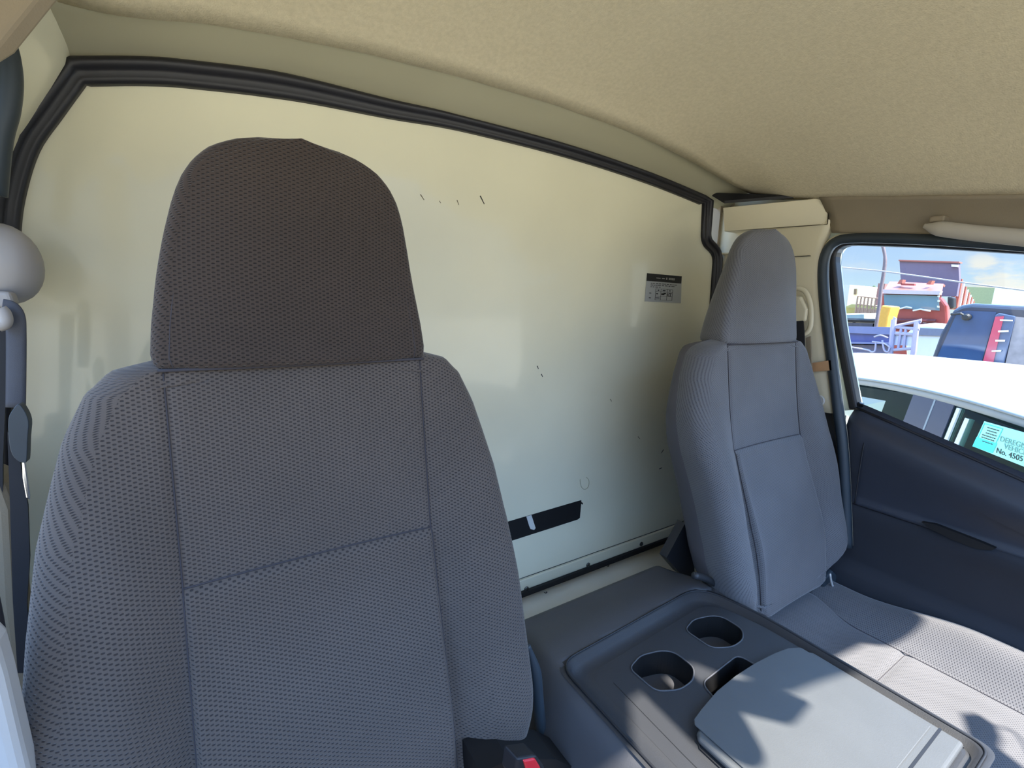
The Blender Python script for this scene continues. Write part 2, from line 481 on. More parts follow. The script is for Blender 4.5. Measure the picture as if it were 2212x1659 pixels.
# outer roof skin, so that daylight only comes in through the openings
bm = bmn(); prism(bm, [(-0.33, 0.95, 2.20), (-0.22, 0.95, 2.30), (0.1, 0.95, 2.36), (1.0, 0.95, 2.36), (1.33, 0.95, 2.30), (1.42, 0.95, 2.20)], (0, -1.22, 0))
for f in [f for f in bm.faces if f.normal.z < -0.9 or (abs(f.calc_center_median().z - 2.2) < 1e-3)]: bm.faces.remove(f)
bmx = bmn()
SKX = [-0.33, -0.22, 0.1, 0.3, 0.45, 0.57, 0.595, 0.62, 0.69, 0.76, 0.785, 0.81, 0.9, 1.0, 1.1, 1.2, 1.25, 1.295, 1.34, 1.38, 1.44]
SKZ = lambda x: interp(x, [-0.33, -0.22, 0.1, 1.0, 1.33, 1.44], [2.18, 2.31, 2.37, 2.37, 2.30, 2.18])
SKIN_F = [(x, SKZ(x)) for x in SKX]; SKIN_B = [(x, SKZ(x) + 0.02) for x in SKX]
grid(bmx, [[(x, 0.95, z) for x, z in SKIN_B], [(x, roof_edge(x) - 0.004, z) for x, z in SKIN_F]])
bm.free()
struct('trim_5', bmx, CREAM_METAL, mods=(('solid', 0.01, 1),))

# ---- left side wall (behind the driver's door)
def xl(z): return interp(z, [1.0, 1.25, 1.5, 1.7, 1.85, 1.955, 2.01, 2.07, 2.118, 2.167, 2.26], [-0.305, -0.297, -0.278, -0.255, -0.236, -0.219, -0.207, -0.187, -0.159, -0.132, -0.112])
zs = [1.0, 1.1, 1.25, 1.4, 1.5, 1.6, 1.7, 1.78, 1.85, 1.9, 1.955, 1.99, 2.02, 2.05, 2.08, 2.11, 2.14, 2.17, 2.2, 2.24]
bm = bmn(); rows = []
for z in zs:
    rows.append([(xl(z) - 0.02 * sm(0.85 - y, 0.0, 0.12) + 0.006 * math.sin((z - 1.9) * 22) * sm(0.85 - y, 0.02, 0.08), y, z) for y in (0.87, 0.85, 0.83, 0.81, 0.79, 0.77, 0.75, 0.73, 0.71, 0.69)])
grid(bm, rows)
struct('wall_left', bm, CREAM, smooth=True, mods=(('solid', 0.004, -1),))
bm = bmn(); tube(bm, catmull([(-0.1813, 0.72, 1.9921), (-0.1708, 0.72, 2.0475), (-0.1619, 0.72, 2.0778), (-0.1568, 0.72, 2.105), (-0.156, 0.72, 2.1286), (-0.1584, 0.72, 2.153), (-0.1604, 0.72, 2.185)], 6), 0.0105, 12)
tag(obj('door_seal', bm, DOOR_SEAL, smooth=True), 'dark rubber door seal curving down beside the driver', 'rubber seal')
bm = bmn(); prism(bm, [(-0.1562, 0.66, 2.1799), (-0.0999, 0.66, 2.1999), (-0.0997, 0.66, 2.1691), (-0.136, 0.66, 2.1122), (-0.1683, 0.66, 2.0806)], (-0.01, -0.012, 0.0))
struct('trim_6', bm, GREIGE, mods=(('bevel', 0.003, 2),))

# ---- right side: pillar trim, cream
def xr(y): return interp(y, [0.40, 0.50, 0.56, 0.62, 0.70, 0.80, 0.85], [1.285, 1.275, 1.268, 1.262, 1.256, 1.250, 1.238])
bm = bmn(); rows = []
for z in [1.645 + i * (2.158 - 1.645) / 16 for i in range(17)]:
    yf = interp(z, [1.645, 1.77, 1.86, 1.95, 2.02, 2.06, 2.09, 2.16], [0.517, 0.545, 0.567, 0.584, 0.592, 0.588, 0.580, 0.575])
    rows.append([(xr(yf + (0.862 - yf) * t) + (0.012 if t == 0 else 0) , yf + (0.862 - yf) * t, z) for t in (0, 0.015, 0.06, 0.15, 0.3, 0.5, 0.7, 0.85, 1)])
grid(bm, rows)
struct('wall_right', bm, CREAM_TRIM, smooth=True, mods=(('solid', 0.006, 0),))
# lower black part of the pillar
bm = bmn(); rows = []
for z in [1.0 + i * 0.645 / 8 for i in range(9)]:
    yf = 0.462 + (z - 1.0) * 0.045
    rows.append([(xr(yf + (0.862 - yf) * t) + 0.004, yf + (0.862 - yf) * t, z) for t in (0, 0.02, 0.1, 0.3, 0.6, 1)])
grid(bm, rows)
struct('trim_7', bm, BLACK, smooth=True, mods=(('solid', 0.006, 0),))
# boxed duct over the pillar
bm = bmn()
box(bm, (1.178, 0.585, 2.098), (1.262, 0.812, 2.158))
for v in bm.verts:
    if v.co.x < 1.2: v.co.x += (0.016 if v.co.z < 2.11 else 0) + (0.072 if v.co.y < 0.6 else 0)
struct('trim_8', bm, CREAM_TRIM, smooth=True, mods=(('bevel', 0.020, 6),))
# dark gap where headliner meets the duct
bm = bmn(); prism(bm, [(1.165, 0.842, 2.192), (1.262, 0.842, 2.192), (1.262, 0.66, 2.166), (1.235, 0.66, 2.166), (1.165, 0.80, 2.165)], (0, 0, 0.007))
struct('trim_9', bm, BLACK)
# side panel of the cab body behind the trim
bm = bmn(); prism(bm, [(1.30, 0.56, 0.95), (1.30, 0.60, 1.7), (1.30, 0.625, 2.06), (1.30, 0.60, 2.34), (1.30, 0.92, 2.34), (1.30, 0.92, 0.95)], (0.03, 0, 0)); box(bm, (1.225, 0.885, 0.95), (1.31, 0.92, 2.34)); box(bm, (-0.34, 0.885, 0.95), (1.31, 0.92, 1.25))
struct('trim_20', bm, CREAM_METAL)
bm = bmn(); box(bm, (1.228, 0.853, 1.0), (1.29, 0.88, 2.19)); struct('trim_21', bm, GREIGE)  # added filler; shade of the corner put into its darker colour
# small bracket under the duct
bm = bmn(); box(bm, (1.222, 0.78, 2.040), (1.262, 0.838, 2.046)); 
struct('trim_10', bm, CREAM_TRIM, mods=(('bevel', 0.0015, 2),))
# hairline joint of the pillar trim
bm = bmn(); box(bm, (1.2535, 0.612, 2.0255), (1.2600, 0.70, 2.0268)); struct('trim_11', bm, BLACK)

# greige rail over the door
bm = bmn(); rows = []
ys = [0.60 - i * 0.73 / 30 for i in range(31)]
for t in (0, 0.08, 0.25, 0.45, 0.7, 0.9, 1.0):
    r = []
    for y in ys:
        zt = 2.158 - 0.148 * (0.60 - y) ; zb = 2.078 - 0.110 * (0.60 - y) + (0.0 if y < 0.54 else 0.0)
        yy = y - 0.025 * t * (1 if y > 0.55 else 0.5)
        r.append((1.236 + 0.030 * t + 0.010 * math.sin(t * PI), yy, zt + (zb - zt) * t))
    rows.append(r)
grid(bm, rows)
struct('trim_12', bm, GREIGE, smooth=True, mods=(('solid', 0.008, 1),))
# assist handle
t = thing('grab_handle', 'pale grey grab handle above the passenger window', 'grab handle', (1.24, 0.3, 2.06))
bm = bmn()
hp = catmull([(1.235, 0.3901, 2.0701), (1.235, 0.3642, 2.062), (1.235, 0.3146, 2.0491), (1.235, 0.263, 2.0375), (1.235, 0.2159, 2.0269), (1.235, 0.1778, 2.0177)], 6)
tube(bm, hp, [0.0045 + 0.0105 * sm(i, 0, 7) for i in range(len(hp))], 12, squash=(Vector((1, 0, 0)), 0.8))
obj('grip', bm, HANDLE, t, smooth=True)
bm = bmn(); box(bm, (1.236, 0.36, 2.076), (1.268, 0.385, 2.088)); obj('mount', bm, GREIGE, t, mods=(('bevel', 0.004, 3),))
bm = bmn(); box(bm, (1.228, 0.165, 2.040), (1.262, 0.185, 2.058)); obj('mount', bm, GREIGE, t, mods=(('bevel', 0.004, 3),))

# ---- floor of the cab and the front bulkhead (below and behind the camera)
bm = bmn(); box(bm, (-0.3, -0.75, 0.78), (1.42, 0.9, 0.80)); struct('floor', bm, mat('rubber_floor_mat', (62, 62, 64), rough=0.8, noise=0.1))

# ================================================================ passenger door
D = thing('door_1', 'passenger door with dark vinyl panel and side window', 'door', (1.33, 0.2, 0.95)); D['kind'] = 'structure'
del D['category']
GX = lambda z: 1.325 + (2.05 - z) * 0.06          # plane of the glass
win = [(0.20 - 0.55, 1.985), (0.257, 2.010), (0.41, 2.034), (0.535, 2.048), (0.562, 2.040), (0.573, 2.004), (0.545, 1.863), (0.513, 1.75), (0.484, 1.65), (0.349, 1.616), (0.189, 1.574), (-0.35, 1.43)]
def gx(p, off=0): return (GX(p[1]) + off, p[0], p[1])
wr = rounded(win[:4] and [(-0.35, 1.945), (0.20, 2.004), (0.41, 2.036), (0.584, 2.056), (0.545, 1.863), (0.484, 1.650), (0.189, 1.572), (-0.35, 1.43)], [0, 0.1, 0.05, 0.045, 0.05, 0.006, 0.02, 0], 6)
# painted frame of the door around the glass
def offset_outline(pts, d):
    out = []; n = len(pts)
    for i in range(n):
        a = Vector(pts[i - 1]); b = Vector(pts[(i + 1) % n]); tt = (b - a)
        if tt.length < 1e-9: out.append(pts[i]); continue
        tt.normalize(); nn = Vector((-tt.y, tt.x)); out.append(tuple(Vector(pts[i]) + nn * d))
    return out
FR = mat('pale_door_paint', (222, 226, 208), rough=0.3, noise=0.02, coat=0.5)
mid = [p for p in wr if p[0] > -0.34]
op = [Vector((GX(z) - 0.004, y, z)) for y, z in mid]
top_part = [p for p in op if p.z > 1.655]
def band(bm, pts, o_in, o_out, x0, x1):
    """flat band following pts (y,z side), between two in-plane offsets, x thickness x0..x1"""
    n = len(pts); rings = []
    for i in range(n):
        a = pts[max(i - 1, 0)]; b = pts[min(i + 1, n - 1)]
        tt = Vector((0, b.y - a.y, b.z - a.z)).normalized(); nn = Vector((0, -tt.z, tt.y))
        q = [pts[i] + nn * o_in + Vector((x0, 0, 0)), pts[i] + nn * o_out + Vector((x0, 0, 0)), pts[i] + nn * o_out + Vector((x1, 0, 0)), pts[i] + nn * o_in + Vector((x1, 0, 0))]
        rings.append([bm.verts.new(v) for v in q])
    for A, B in zip(rings, rings[1:]):
        for k in range(4): bm.faces.new((A[k], A[(k + 1) % 4], B[(k + 1) % 4], B[k]))
    bm.faces.new(rings[0][::-1]); bm.faces.new(rings[-1])
# which side is outwards: the outline runs front -> top -> rear -> belt, so +offset points out of the opening
bm = bmn(); band(bm, top_part, 0.008, 0.062, -0.016, 0.035); obj('window_frame', bm, FR, D)
bm = bmn(); band(bm, top_part, -0.001, 0.0190, -0.022, 0.012)
obj('window_seal', bm, BLACK_RUBBER, D, mods=(('bevel', 0.006, 3),))
# glass
GL = bpy.data.materials.new('window_glass'); GL.use_nodes = True
g_ = GL.node_tree; g_.nodes.clear()
o_ = g_.nodes.new('ShaderNodeOutputMaterial'); tr = g_.nodes.new('ShaderNodeBsdfTransparent'); gl_ = g_.nodes.new('ShaderNodeBsdfGlossy')
gl_.inputs['Roughness'].default_value = 0.02; tr.inputs[0].default_value = (0.97, 0.99, 0.985, 1)
fr = g_.nodes.new('ShaderNodeFresnel'); fr.inputs[0].default_value = 1.3; ms = g_.nodes.new('ShaderNodeMixShader')
g_.links.new(fr.outputs[0], ms.inputs[0]); g_.links.new(tr.outputs[0], ms.inputs[1]); g_.links.new(gl_.outputs[0], ms.inputs[2]); g_.links.new(ms.outputs[0], o_.inputs[0])
bm = bmn(); gpts = [(-0.345, 1.955), (0.41, 2.050), (0.575, 2.052), (0.575, 2.0), (0.50, 1.64), (0.189, 1.56), (-0.345, 1.41)]
prism(bm, [(GX(z) + 0.008, y, z) for y, z in gpts], (0.004, 0, 0))
W1 = obj('window_1', bm, GL, D)
# weather seal of the body around the door (what the door shuts against)
ds = [(1.272, 0.1808, 2.0064), (1.272, 0.2488, 2.0232), (1.272, 0.3946, 2.0466), (1.272, 0.5233, 2.0609), (1.272, 0.5649, 2.0551), (1.272, 0.5815, 2.0283), (1.272, 0.5818, 1.9844), (1.272, 0.5672, 1.9065), (1.272, 0.5388, 1.7957), (1.272, 0.5056, 1.6635), (1.272, 0.4835, 1.5758), (1.272, 0.4623, 1.4646), (1.272, 0.4397, 1.329)]
bm = bmn()
dsp = catmull(ds, 6)
sweep(bm, dsp, [(-0.0105, 0), (-0.0105, 0.010), (-0.004, 0.0165), (0.003, 0.0165), (0.0105, 0.010), (0.0105, 0)], (-1, 0, 0))
tag(obj('door_seal', bm, DOOR_SEAL, smooth=True), 'blue-grey rubber seal around the passenger door opening', 'rubber seal')
bm = bmn()
sweep(bm, [p + Vector((0.004, 0.0035, 0.0025)) for p in dsp], [(-0.0125, 0), (-0.0125, 0.004), (-0.010, 0.006), (0.010, 0.006), (0.0125, 0.004), (0.0125, 0)], (-1, 0, 0))
struct('trim_13', bm, CREAM_TRIM, smooth=True)

# door panel: upper vinyl, armrest ledge, lower cloth, lower pocket
def bz(y): return 1.649 + (y - 0.473) * 0.283        # sill line
bm = bmn(); rows = []
prof_up = [(0.020, 1.330), (0.004, 1.322), (-0.002, 1.308), (-0.016, 1.290), (-0.035, 1.282), (-0.075, 1.284)]
ysd = [0.487, 0.484, 0.47, 0.453, 0.44, 0.40, 0.35, 0.3, 0.25, 0.2, 0.15, 0.1, 0.0, -0.1, -0.2, -0.3, -0.4]
rows = []
for dz, x in prof_up:
    rows.append([(x + (0.014 if y > 0.486 else 0.004 if y > 0.48 else 0), y, bz(y) + dz) for y in ysd])
for z, x in ((1.50, 1.287), (1.46, 1.288), (1.442, 1.286), (1.436, 1.280)):
    rows.append([(x + (0.014 if y > 0.486 else 0.004 if y > 0.48 else 0), y - 0.012 * sm(bz(0.45) - z, 0, 0.2), z if z < bz(y) - 0.085 else bz(y) - 0.08 - (1.50 - z) * 0.2) for y in ysd])
grid(bm, rows)
up_ = obj('upper_panel', bm, NAVY, D, smooth=True, mods=(('solid', 0.012, 0),))
# stitched seam near the rear edge
bm = bmn(); tube(bm, catmull([(1.3175, 0.447, bz(0.447) + 0.0035), (1.300, 0.447, bz(0.447) - 0.008), (1.2815, 0.445, bz(0.447) - 0.032), (1.2735, 0.443, 1.53), (1.2725, 0.441, 1.44)], 5), 0.0016, 8)
obj('seam', bm, BLACK, up_, smooth=True)
# belt strip of rubber at the foot of the glass
bm = bmn()
for k, (dx, dz, w) in enumerate(((0.006, 0.010, 0.006), (-0.004, 0.003, 0.005))):
    tube(bm, [(1.322 + dx, y, bz(y) + dz + 0.006) for y in (0.486, 0.4, 0.3, 0.2, 0.1, 0, -0.2, -0.4)], w * 0.75, 8)
obj('belt_strip', bm, BLACK_RUBBER, D, smooth=True)
# lower panel
bm = bmn(); rows = []
for z, x in ((1.440, 1.300), (1.434, 1.290), (1.425, 1.285), (1.40, 1.286), (1.36, 1.288), (1.30, 1.288), (1.28, 1.286), (1.272, 1.276), (1.262, 1.270), (1.20, 1.270), (1.10, 1.274), (0.95, 1.28)):
    rows.append([(x + (0.012 if y > 0.486 else 0) - 0.012 * sm(0.30 - y, 0, 0.12) * sm(z, 1.39, 1.43), y, z) for y in ysd])
grid(bm, rows)
lo_ = obj('lower_panel', bm, NAVY_DARK, D, smooth=True, mods=(('solid', 0.012, 0),))
# pull recess under the armrest edge, flat black piece with the shade painted in
bm = bmn(); prism(bm, [(1.268, 0.3141, 1.4485), (1.268, 0.2913, 1.4532), (1.268, 0.2182, 1.4469), (1.268, 0.1978, 1.4439), (1.268, 0.2021, 1.4378), (1.268, 0.2226, 1.4306), (1.268, 0.2583, 1.4327), (1.268, 0.2971, 1.44)], (0.012, 0, 0))
obj('pull_recess_shade', bm, HOLE, D)
bm = bmn(); prism(bm, [(1.36, 0.50, 0.95), (1.36, 0.50, 1.66), (1.36, 0.40, 1.63), (1.36, 0.2, 1.56), (1.36, -0.4, 1.39), (1.36, -0.4, 0.95)], (0.03, 0, 0))
obj('outer_skin', bm, FR, D)

# rest of the cab that daylight has to pass: driver's door, dash, windscreen pillars
bm = bmn(); prism(bm, [(-0.33, 0.68, 0.95), (-0.33, 0.68, 1.62), (-0.33, 0.4, 1.58), (-0.33, -0.55, 1.42), (-0.33, -0.55, 0.95)], (-0.04, 0, 0)); struct('door_2', bm, NAVY_DARK)
bm = bmn(); box(bm, (-0.3, -0.72, 0.8), (1.38, -0.5, 1.42)); struct('dashboard', bm, NAVY_DARK, mods=(('bevel', 0.04, 3),))
bm = bmn(); tube(bm, [(-0.22, -0.25, 2.27), (-0.33, -0.62, 1.42)], 0.035, 8); struct('trim_14', bm, GREIGE)
bm = bmn(); tube(bm, [(1.56, -0.15, 2.20), (1.62, -0.75, 1.30)], 0.035, 8); struct('trim_15', bm, GREIGE)
bm = bmn(); tube(bm, [(-0.22, 0.70, 2.22), (-0.24, -0.25, 2.24)], 0.025, 8); struct('trim_16', bm, GREIGE)

# ---- things on the pillar
bm = bmn(); prism(bm, [(1.257, 0.5721, 1.7647), (1.257, 0.5317, 1.7767), (1.257, 0.5264, 1.7525), (1.257, 0.5713, 1.7426)], (-0.0015, 0, 0))
tag(obj('tape', bm, TAPE), 'strip of brown tape on the cream door pillar', 'tape')
t = thing('belt_anchor_bolt', 'round bolt in a recess low on the cream pillar', 'bolt', (1.257, 0.545, 1.6743))
c0 = (1.257, 0.545, 1.6743)
bm = bmn(); lathe(bm, c0, (-1, 0, 0), [(0.0135, -0.001), (0.0135, 0.002), (0.0115, 0.003), (0.010, 0.0025)], 24); obj('rim', bm, PALE, t, smooth=False)
bm = bmn(); lathe(bm, c0, (-1, 0, 0), [(0.006, 0.001), (0.006, 0.006), (0.003, 0.0065), (0.0028, 0.004)], 16); obj('bolt_head', bm, BLACK, t)

# passenger's belt: guide loop up on the pillar, dark webbing running down behind the seat
t = thing('seat_belt', 'dark seat belt hanging behind the passenger seat', 'seat belt', (1.235, 0.66, 1.9))
bm = bmn(); tube(bm, catmull([(1.24, 0.6287, 1.948), (1.24, 0.6058, 1.9411), (1.24, 0.5889, 1.9111), (1.24, 0.5816, 1.872), (1.24, 0.5825, 1.8471), (1.24, 0.595, 1.8347), (1.24, 0.6162, 1.8355)], 5), 0.0060, 10, squash=(Vector((1, 0, 0)), 0.7)); obj('guide_loop', bm, CREAM_TRIM, t, smooth=True)
bm = bmn(); prism(bm, [(1.243, 0.648, 1.9273), (1.243, 0.6087, 1.9277), (1.243, 0.5905, 1.8965), (1.243, 0.5899, 1.8671), (1.243, 0.6392, 1.8597)], (-0.012, 0, 0)); obj('guide_cover', bm, CREAM_TRIM, t, mods=(('bevel', 0.005, 3),))
bm = bmn(); prism(bm, [(1.235, 0.6584, 1.8587), (1.235, 0.5963, 1.8713), (1.235, 0.5904, 1.8432), (1.235, 0.5801, 1.781), (1.235, 0.5583, 1.7146), (1.235, 0.5241, 1.6402), (1.235, 0.5512, 1.5621), (1.235, 0.6418, 1.5365)], (-0.003, 0, 0)); obj('webbing', bm, BELT_BLACK, t)
bm = bmn(); prism(bm, [(1.245, 0.5886, 1.826), (1.245, 0.5785, 1.8314), (1.245, 0.5545, 1.6912), (1.245, 0.5619, 1.6898), (1.245, 0.5738, 1.7465)], (-0.004, 0, 0)); obj('webbing_guide', bm, GREIGE, t)

# driver's belt on the left: anchor cover, webbing, tongue
ANCHOR = mat('anchor_grey', (158, 154, 152), rough=0.5, noise=0.02)
t = thing('seat_belt', 'grey seat belt with chrome tongue hanging beside the driver seat', 'seat belt', (-0.18, 0.7, 1.9))
c1 = Vector((-0.1879, 0.74, 1.9228))
bm = bmn(); lathe(bm, c1 + Vector((0, 0.02, 0)), (0.0, -1, 0), [(0.001, -0.012), (0.020, -0.010), (0.029, 0.0), (0.030, 0.012), (0.026, 0.026), (0.016, 0.036), (0.001, 0.040)], 28)
for v in bm.verts: v.co.z = c1.z + (v.co.z - c1.z) * 1.45
obj('anchor_cover', bm, ANCHOR, t, smooth=True)
bm = bmn(); prism(bm, rounded([(0, 0), (1, 0), (1, 1), (0, 1)], 0.0, 1) and [(-0.194, 0.71, 1.8939), (-0.1781, 0.71, 1.8935), (-0.1765, 0.71, 1.8829), (-0.1788, 0.71, 1.8751), (-0.196, 0.71, 1.8768)], (0, 0.02, 0)); obj('guide_collar', bm, ANCHOR, t, mods=(('bevel', 0.004, 3),))
bl = [[(-0.1815, 0.7, 1.8773), (-0.1787, 0.7, 1.8783), (-0.1748, 0.7, 1.8764), (-0.1726, 0.7, 1.8716), (-0.1716, 0.7, 1.8649), (-0.1729, 0.7, 1.8502), (-0.1763, 0.7, 1.8206), (-0.1795, 0.7, 1.7957), (-0.182, 0.7, 1.7765)]]
bm = bmn()
pl = catmull([(-0.1802, 0.69, 1.8785), (-0.175, 0.69, 1.8767), (-0.1723, 0.69, 1.8682), (-0.1735, 0.69, 1.851), (-0.1774, 0.69, 1.817), (-0.1829, 0.69, 1.7726)], 5)
tube(bm, pl, 0.0078, 10, squash=(Vector((0, 1, 0)), 0.25)); obj('webbing', bm, BELT, t, smooth=True)
bm = bmn(); tube(bm, catmull([(-0.1799, 0.68, 1.876), (-0.1777, 0.68, 1.8724), (-0.1771, 0.68, 1.8658), (-0.179, 0.68, 1.8612), (-0.1831, 0.68, 1.8593)], 5), 0.006, 8); obj('guide_ring', bm, ANCHOR, t, smooth=True)
bm = bmn(); prism(bm, [(-0.1986, 0.705, 1.8579), (-0.1823, 0.705, 1.8578), (-0.1882, 0.705, 1.8106), (-0.2031, 0.705, 1.7093), (-0.2093, 0.705, 1.6567), (-0.2224, 0.705, 1.6597)], (0, -0.003, 0)); obj('webbing', bm, BELT_BLACK, t)
# tongue
bm = bmn(); prism(bm, [tuple(p) for p in catmull([(-0.177, 0.655, 1.7698), (-0.1729, 0.655, 1.779), (-0.1683, 0.655, 1.7843), (-0.165, 0.655, 1.7782), (-0.163, 0.655, 1.7658), (-0.1656, 0.655, 1.7489), (-0.1687, 0.655, 1.7269), (-0.1704, 0.655, 1.7237), (-0.1744, 0.655, 1.7254), (-0.1785, 0.655, 1.7335), (-0.1791, 0.655, 1.7483)], 3, closed=True)], (0, -0.012, 0)); tg = obj('tongue', bm, DOOR_SEAL, t, mods=(('bevel', 0.004, 4),))
bm = bmn(); prism(bm, [(-0.1729, 0.648, 1.7263), (-0.1705, 0.648, 1.7269), (-0.1712, 0.648, 1.6869), (-0.172, 0.648, 1.683), (-0.1745, 0.648, 1.6856), (-0.1747, 0.648, 1.7078)], (0.0, -0.003, 0)); obj('metal_plate', bm, CHROME, tg, mods=(('bevel', 0.001, 2),))
bm = bmn(); prism(bm, [(-0.1852, 0.668, 1.753), (-0.1815, 0.668, 1.7376), (-0.1797, 0.668, 1.7171), (-0.1794, 0.668, 1.6704), (-0.1845, 0.668, 1.6127), (-0.1926, 0.668, 1.5599), (-0.1983, 0.668, 1.4756), (-0.2089, 0.668, 1.4804), (-0.2029, 0.668, 1.5636), (-0.1929, 0.668, 1.6683)], (0, -0.003, 0)); obj('webbing', bm, BELT_BLACK, t)
# lower pillar trim and bright sill at the bottom left
bm = bmn(); prism(bm, [(-0.2252, 0.7, 1.7095), (-0.2041, 0.7, 1.6899), (-0.2001, 0.7, 1.6567), (-0.209, 0.7, 1.5462), (-0.2115, 0.7, 1.457), (-0.2104, 0.7, 1.3606), (-0.2096, 0.7, 1.2928), (-0.2713, 0.7, 1.3323)], (0, 0.05, 0)); struct('trim_17', bm, GREIGE, mods=(('bevel', 0.01, 3),))
bm = bmn(); tube(bm, catmull([(-0.1636, 0.5, 1.6806), (-0.1628, 0.5, 1.6398), (-0.1636, 0.5, 1.5979), (-0.1633, 0.5, 1.5584), (-0.161, 0.5, 1.5208), (-0.1563, 0.5, 1.4754)], 5), 0.004, 10); tag(obj('door_seal', bm, BLACK_RUBBER, smooth=True), 'black rubber seal along the driver door opening, low by the seat', 'rubber seal')
bm = bmn(); prism(bm, [(-0.1658, 0.46, 1.6666), (-0.1533, 0.46, 1.6351), (-0.1518, 0.46, 1.6067), (-0.1505, 0.46, 1.5525), (-0.1487, 0.46, 1.4991), (-0.1836, 0.46, 1.522)], (0, 0.03, 0)); struct('trim_18', bm, PALE, mods=(('bevel', 0.008, 3),))

# ---- stickers, tape and scuffs on the wall
t = thing('caution_label', 'small black and grey instruction label on the cream wall', 'label', (1.01, 0.849, 1.94))
def on_wall(pts, off): return [(p[0], WY - off, p[2]) for p in pts]
lb = [(0.9454, 0.85, 1.9756), (1.0819, 0.85, 1.9742), (1.0881, 0.85, 1.9026), (0.9449, 0.85, 1.9046)]
bm = bmn(); prism(bm, on_wall(lb, 0.0006), (0, -0.0006, 0)); obj('paper', bm, PAPER_GREY, t)
u_ = (Vector(lb[1]) - Vector(lb[0])); v_ = (Vector(lb[3]) - Vector(lb[0]))
def lp(u, v, off=0.0014): q = Vector(lb[0]) + u_ * u + v_ * v; return (q.x, WY - off, q.z)
def lrect(bm, u0, v0, u1, v1, off=0.0013): prism(bm, [lp(u0, v0, off), lp(u1, v0, off), lp(u1, v1, off), lp(u0, v1, off)], (0, -0.0002, 0))
bm = bmn(); lrect(bm, 0, 0, 1, 0.27); obj('black_header', bm, INK, t)
bm = bmn()
for a, b in ((0.26, 0.38), (0.42, 0.50)): lrect(bm, a, 0.13, b, 0.155, 0.0017)
for a in (0.54, 0.62, 0.665, 0.71, 0.755): lrect(bm, a, 0.10, a + 0.032, 0.175, 0.0017)
obj('header_text', bm, INK_PALE, t)
bm = bmn(); random.seed(3)
for v, u1 in ((0.33, 0.88), (0.39, 0.82), (0.455, 0.40)):
    u = 0.12
    while u < u1:
        w = random.uniform(0.03, 0.09); lrect(bm, u, v, min(u + w, u1), v + 0.022, 0.0017); u += w + random.choice((0.015, 0.03))
for v in (0.52, 0.62, 0.78, 0.92): lrect(bm, 0.27, v, 0.76, v + 0.008, 0.0017)
for u in (0.27, 0.42, 0.60, 0.76): lrect(bm, u, 0.52, u + 0.007, 0.928, 0.0017)
for a, b in ((0.33, 0.37), (0.47, 0.55), (0.66, 0.70)): lrect(bm, a, 0.555, b, 0.59, 0.0017)
for v in (0.68, 0.85): lrect(bm, 0.10, v, 0.155, v + 0.025, 0.0017)
for a, b in ((0.29, 0.35), (0.29, 0.40)): lrect(bm, a, 0.69 if b < 0.36 else 0.84, b, 0.72 if b < 0.36 else 0.865, 0.0017)
for a, b, c, d in ((0.44, 0.68, 0.53, 0.74), (0.50, 0.66, 0.57, 0.70), (0.61, 0.67, 0.625, 0.77), (0.65, 0.66, 0.665, 0.78), (0.65, 0.66, 0.74, 0.68), (0.70, 0.66, 0.715, 0.77), (0.68, 0.75, 0.73, 0.77)): lrect(bm, a, b, c, d, 0.0017)
obj('label_text', bm, INK, t)
# black strip low on the wall with a torn hole
bm = bmn(); prism(bm, on_wall([(0.4755, 0.85, 1.3917), (0.7666, 0.85, 1.3978), (0.7672, 0.85, 1.3901), (0.7653, 0.85, 1.3496), (0.7578, 0.85, 1.3463), (0.5005, 0.85, 1.3407)], 0.0006), (0, -0.0008, 0))
t = tag(obj('black_sticker', bm, INK), 'black strip sticker low on the cream wall, with a torn white patch', 'sticker')
bm = bmn(); prism(bm, on_wall([(0.5957, 0.85, 1.3941), (0.6104, 0.85, 1.3941), (0.6243, 0.85, 1.3572), (0.6203, 0.85, 1.3533), (0.6092, 0.85, 1.3586), (0.6048, 0.85, 1.3681)], 0.0016), (0, -0.0004, 0)); obj('torn_patch', bm, WHITE, t)
bm = bmn(); prism(bm, on_wall([(0.7686, 0.85, 1.3923), (0.7736, 0.85, 1.3874), (0.7723, 0.85, 1.3839), (0.7674, 0.85, 1.3875)], 0.0006), (0, -0.0006, 0)); tag(obj('ink_spot', bm, INK), 'tiny black speck beside the end of the black sticker', 'mark')
bm = bmn(); tube(bm, catmull(on_wall([(0.7595, 0.85, 1.4557), (0.7639, 0.85, 1.4362), (0.7756, 0.85, 1.425), (0.7879, 0.85, 1.4288), (0.7899, 0.85, 1.4436), (0.7828, 0.85, 1.455), (0.7668, 0.85, 1.4605)], 0.0006), 4, closed=True)[:22], 0.0007, 6)
tag(obj('glue_ring', bm, DUST, smooth=True), 'faint ring of old glue on the wall above the black sticker', 'mark')
labs = ['long dark scratch high on the cream wall, right of the headrest', 'short scratch high on the wall, left of the long dark one', 'small faint scratch high on the wall, third from the right', 'pale scuff high on the wall, nearest the driver headrest',
        'upper of two dark ticks halfway down the wall', 'lower of two dark ticks halfway down the wall', 'black chip on the wall beside the passenger seat, upper', 'black chip on the wall beside the passenger seat, lower', 'thin tick on the wall below the pair of ticks', 'small mark on the wall left of the passenger seat']
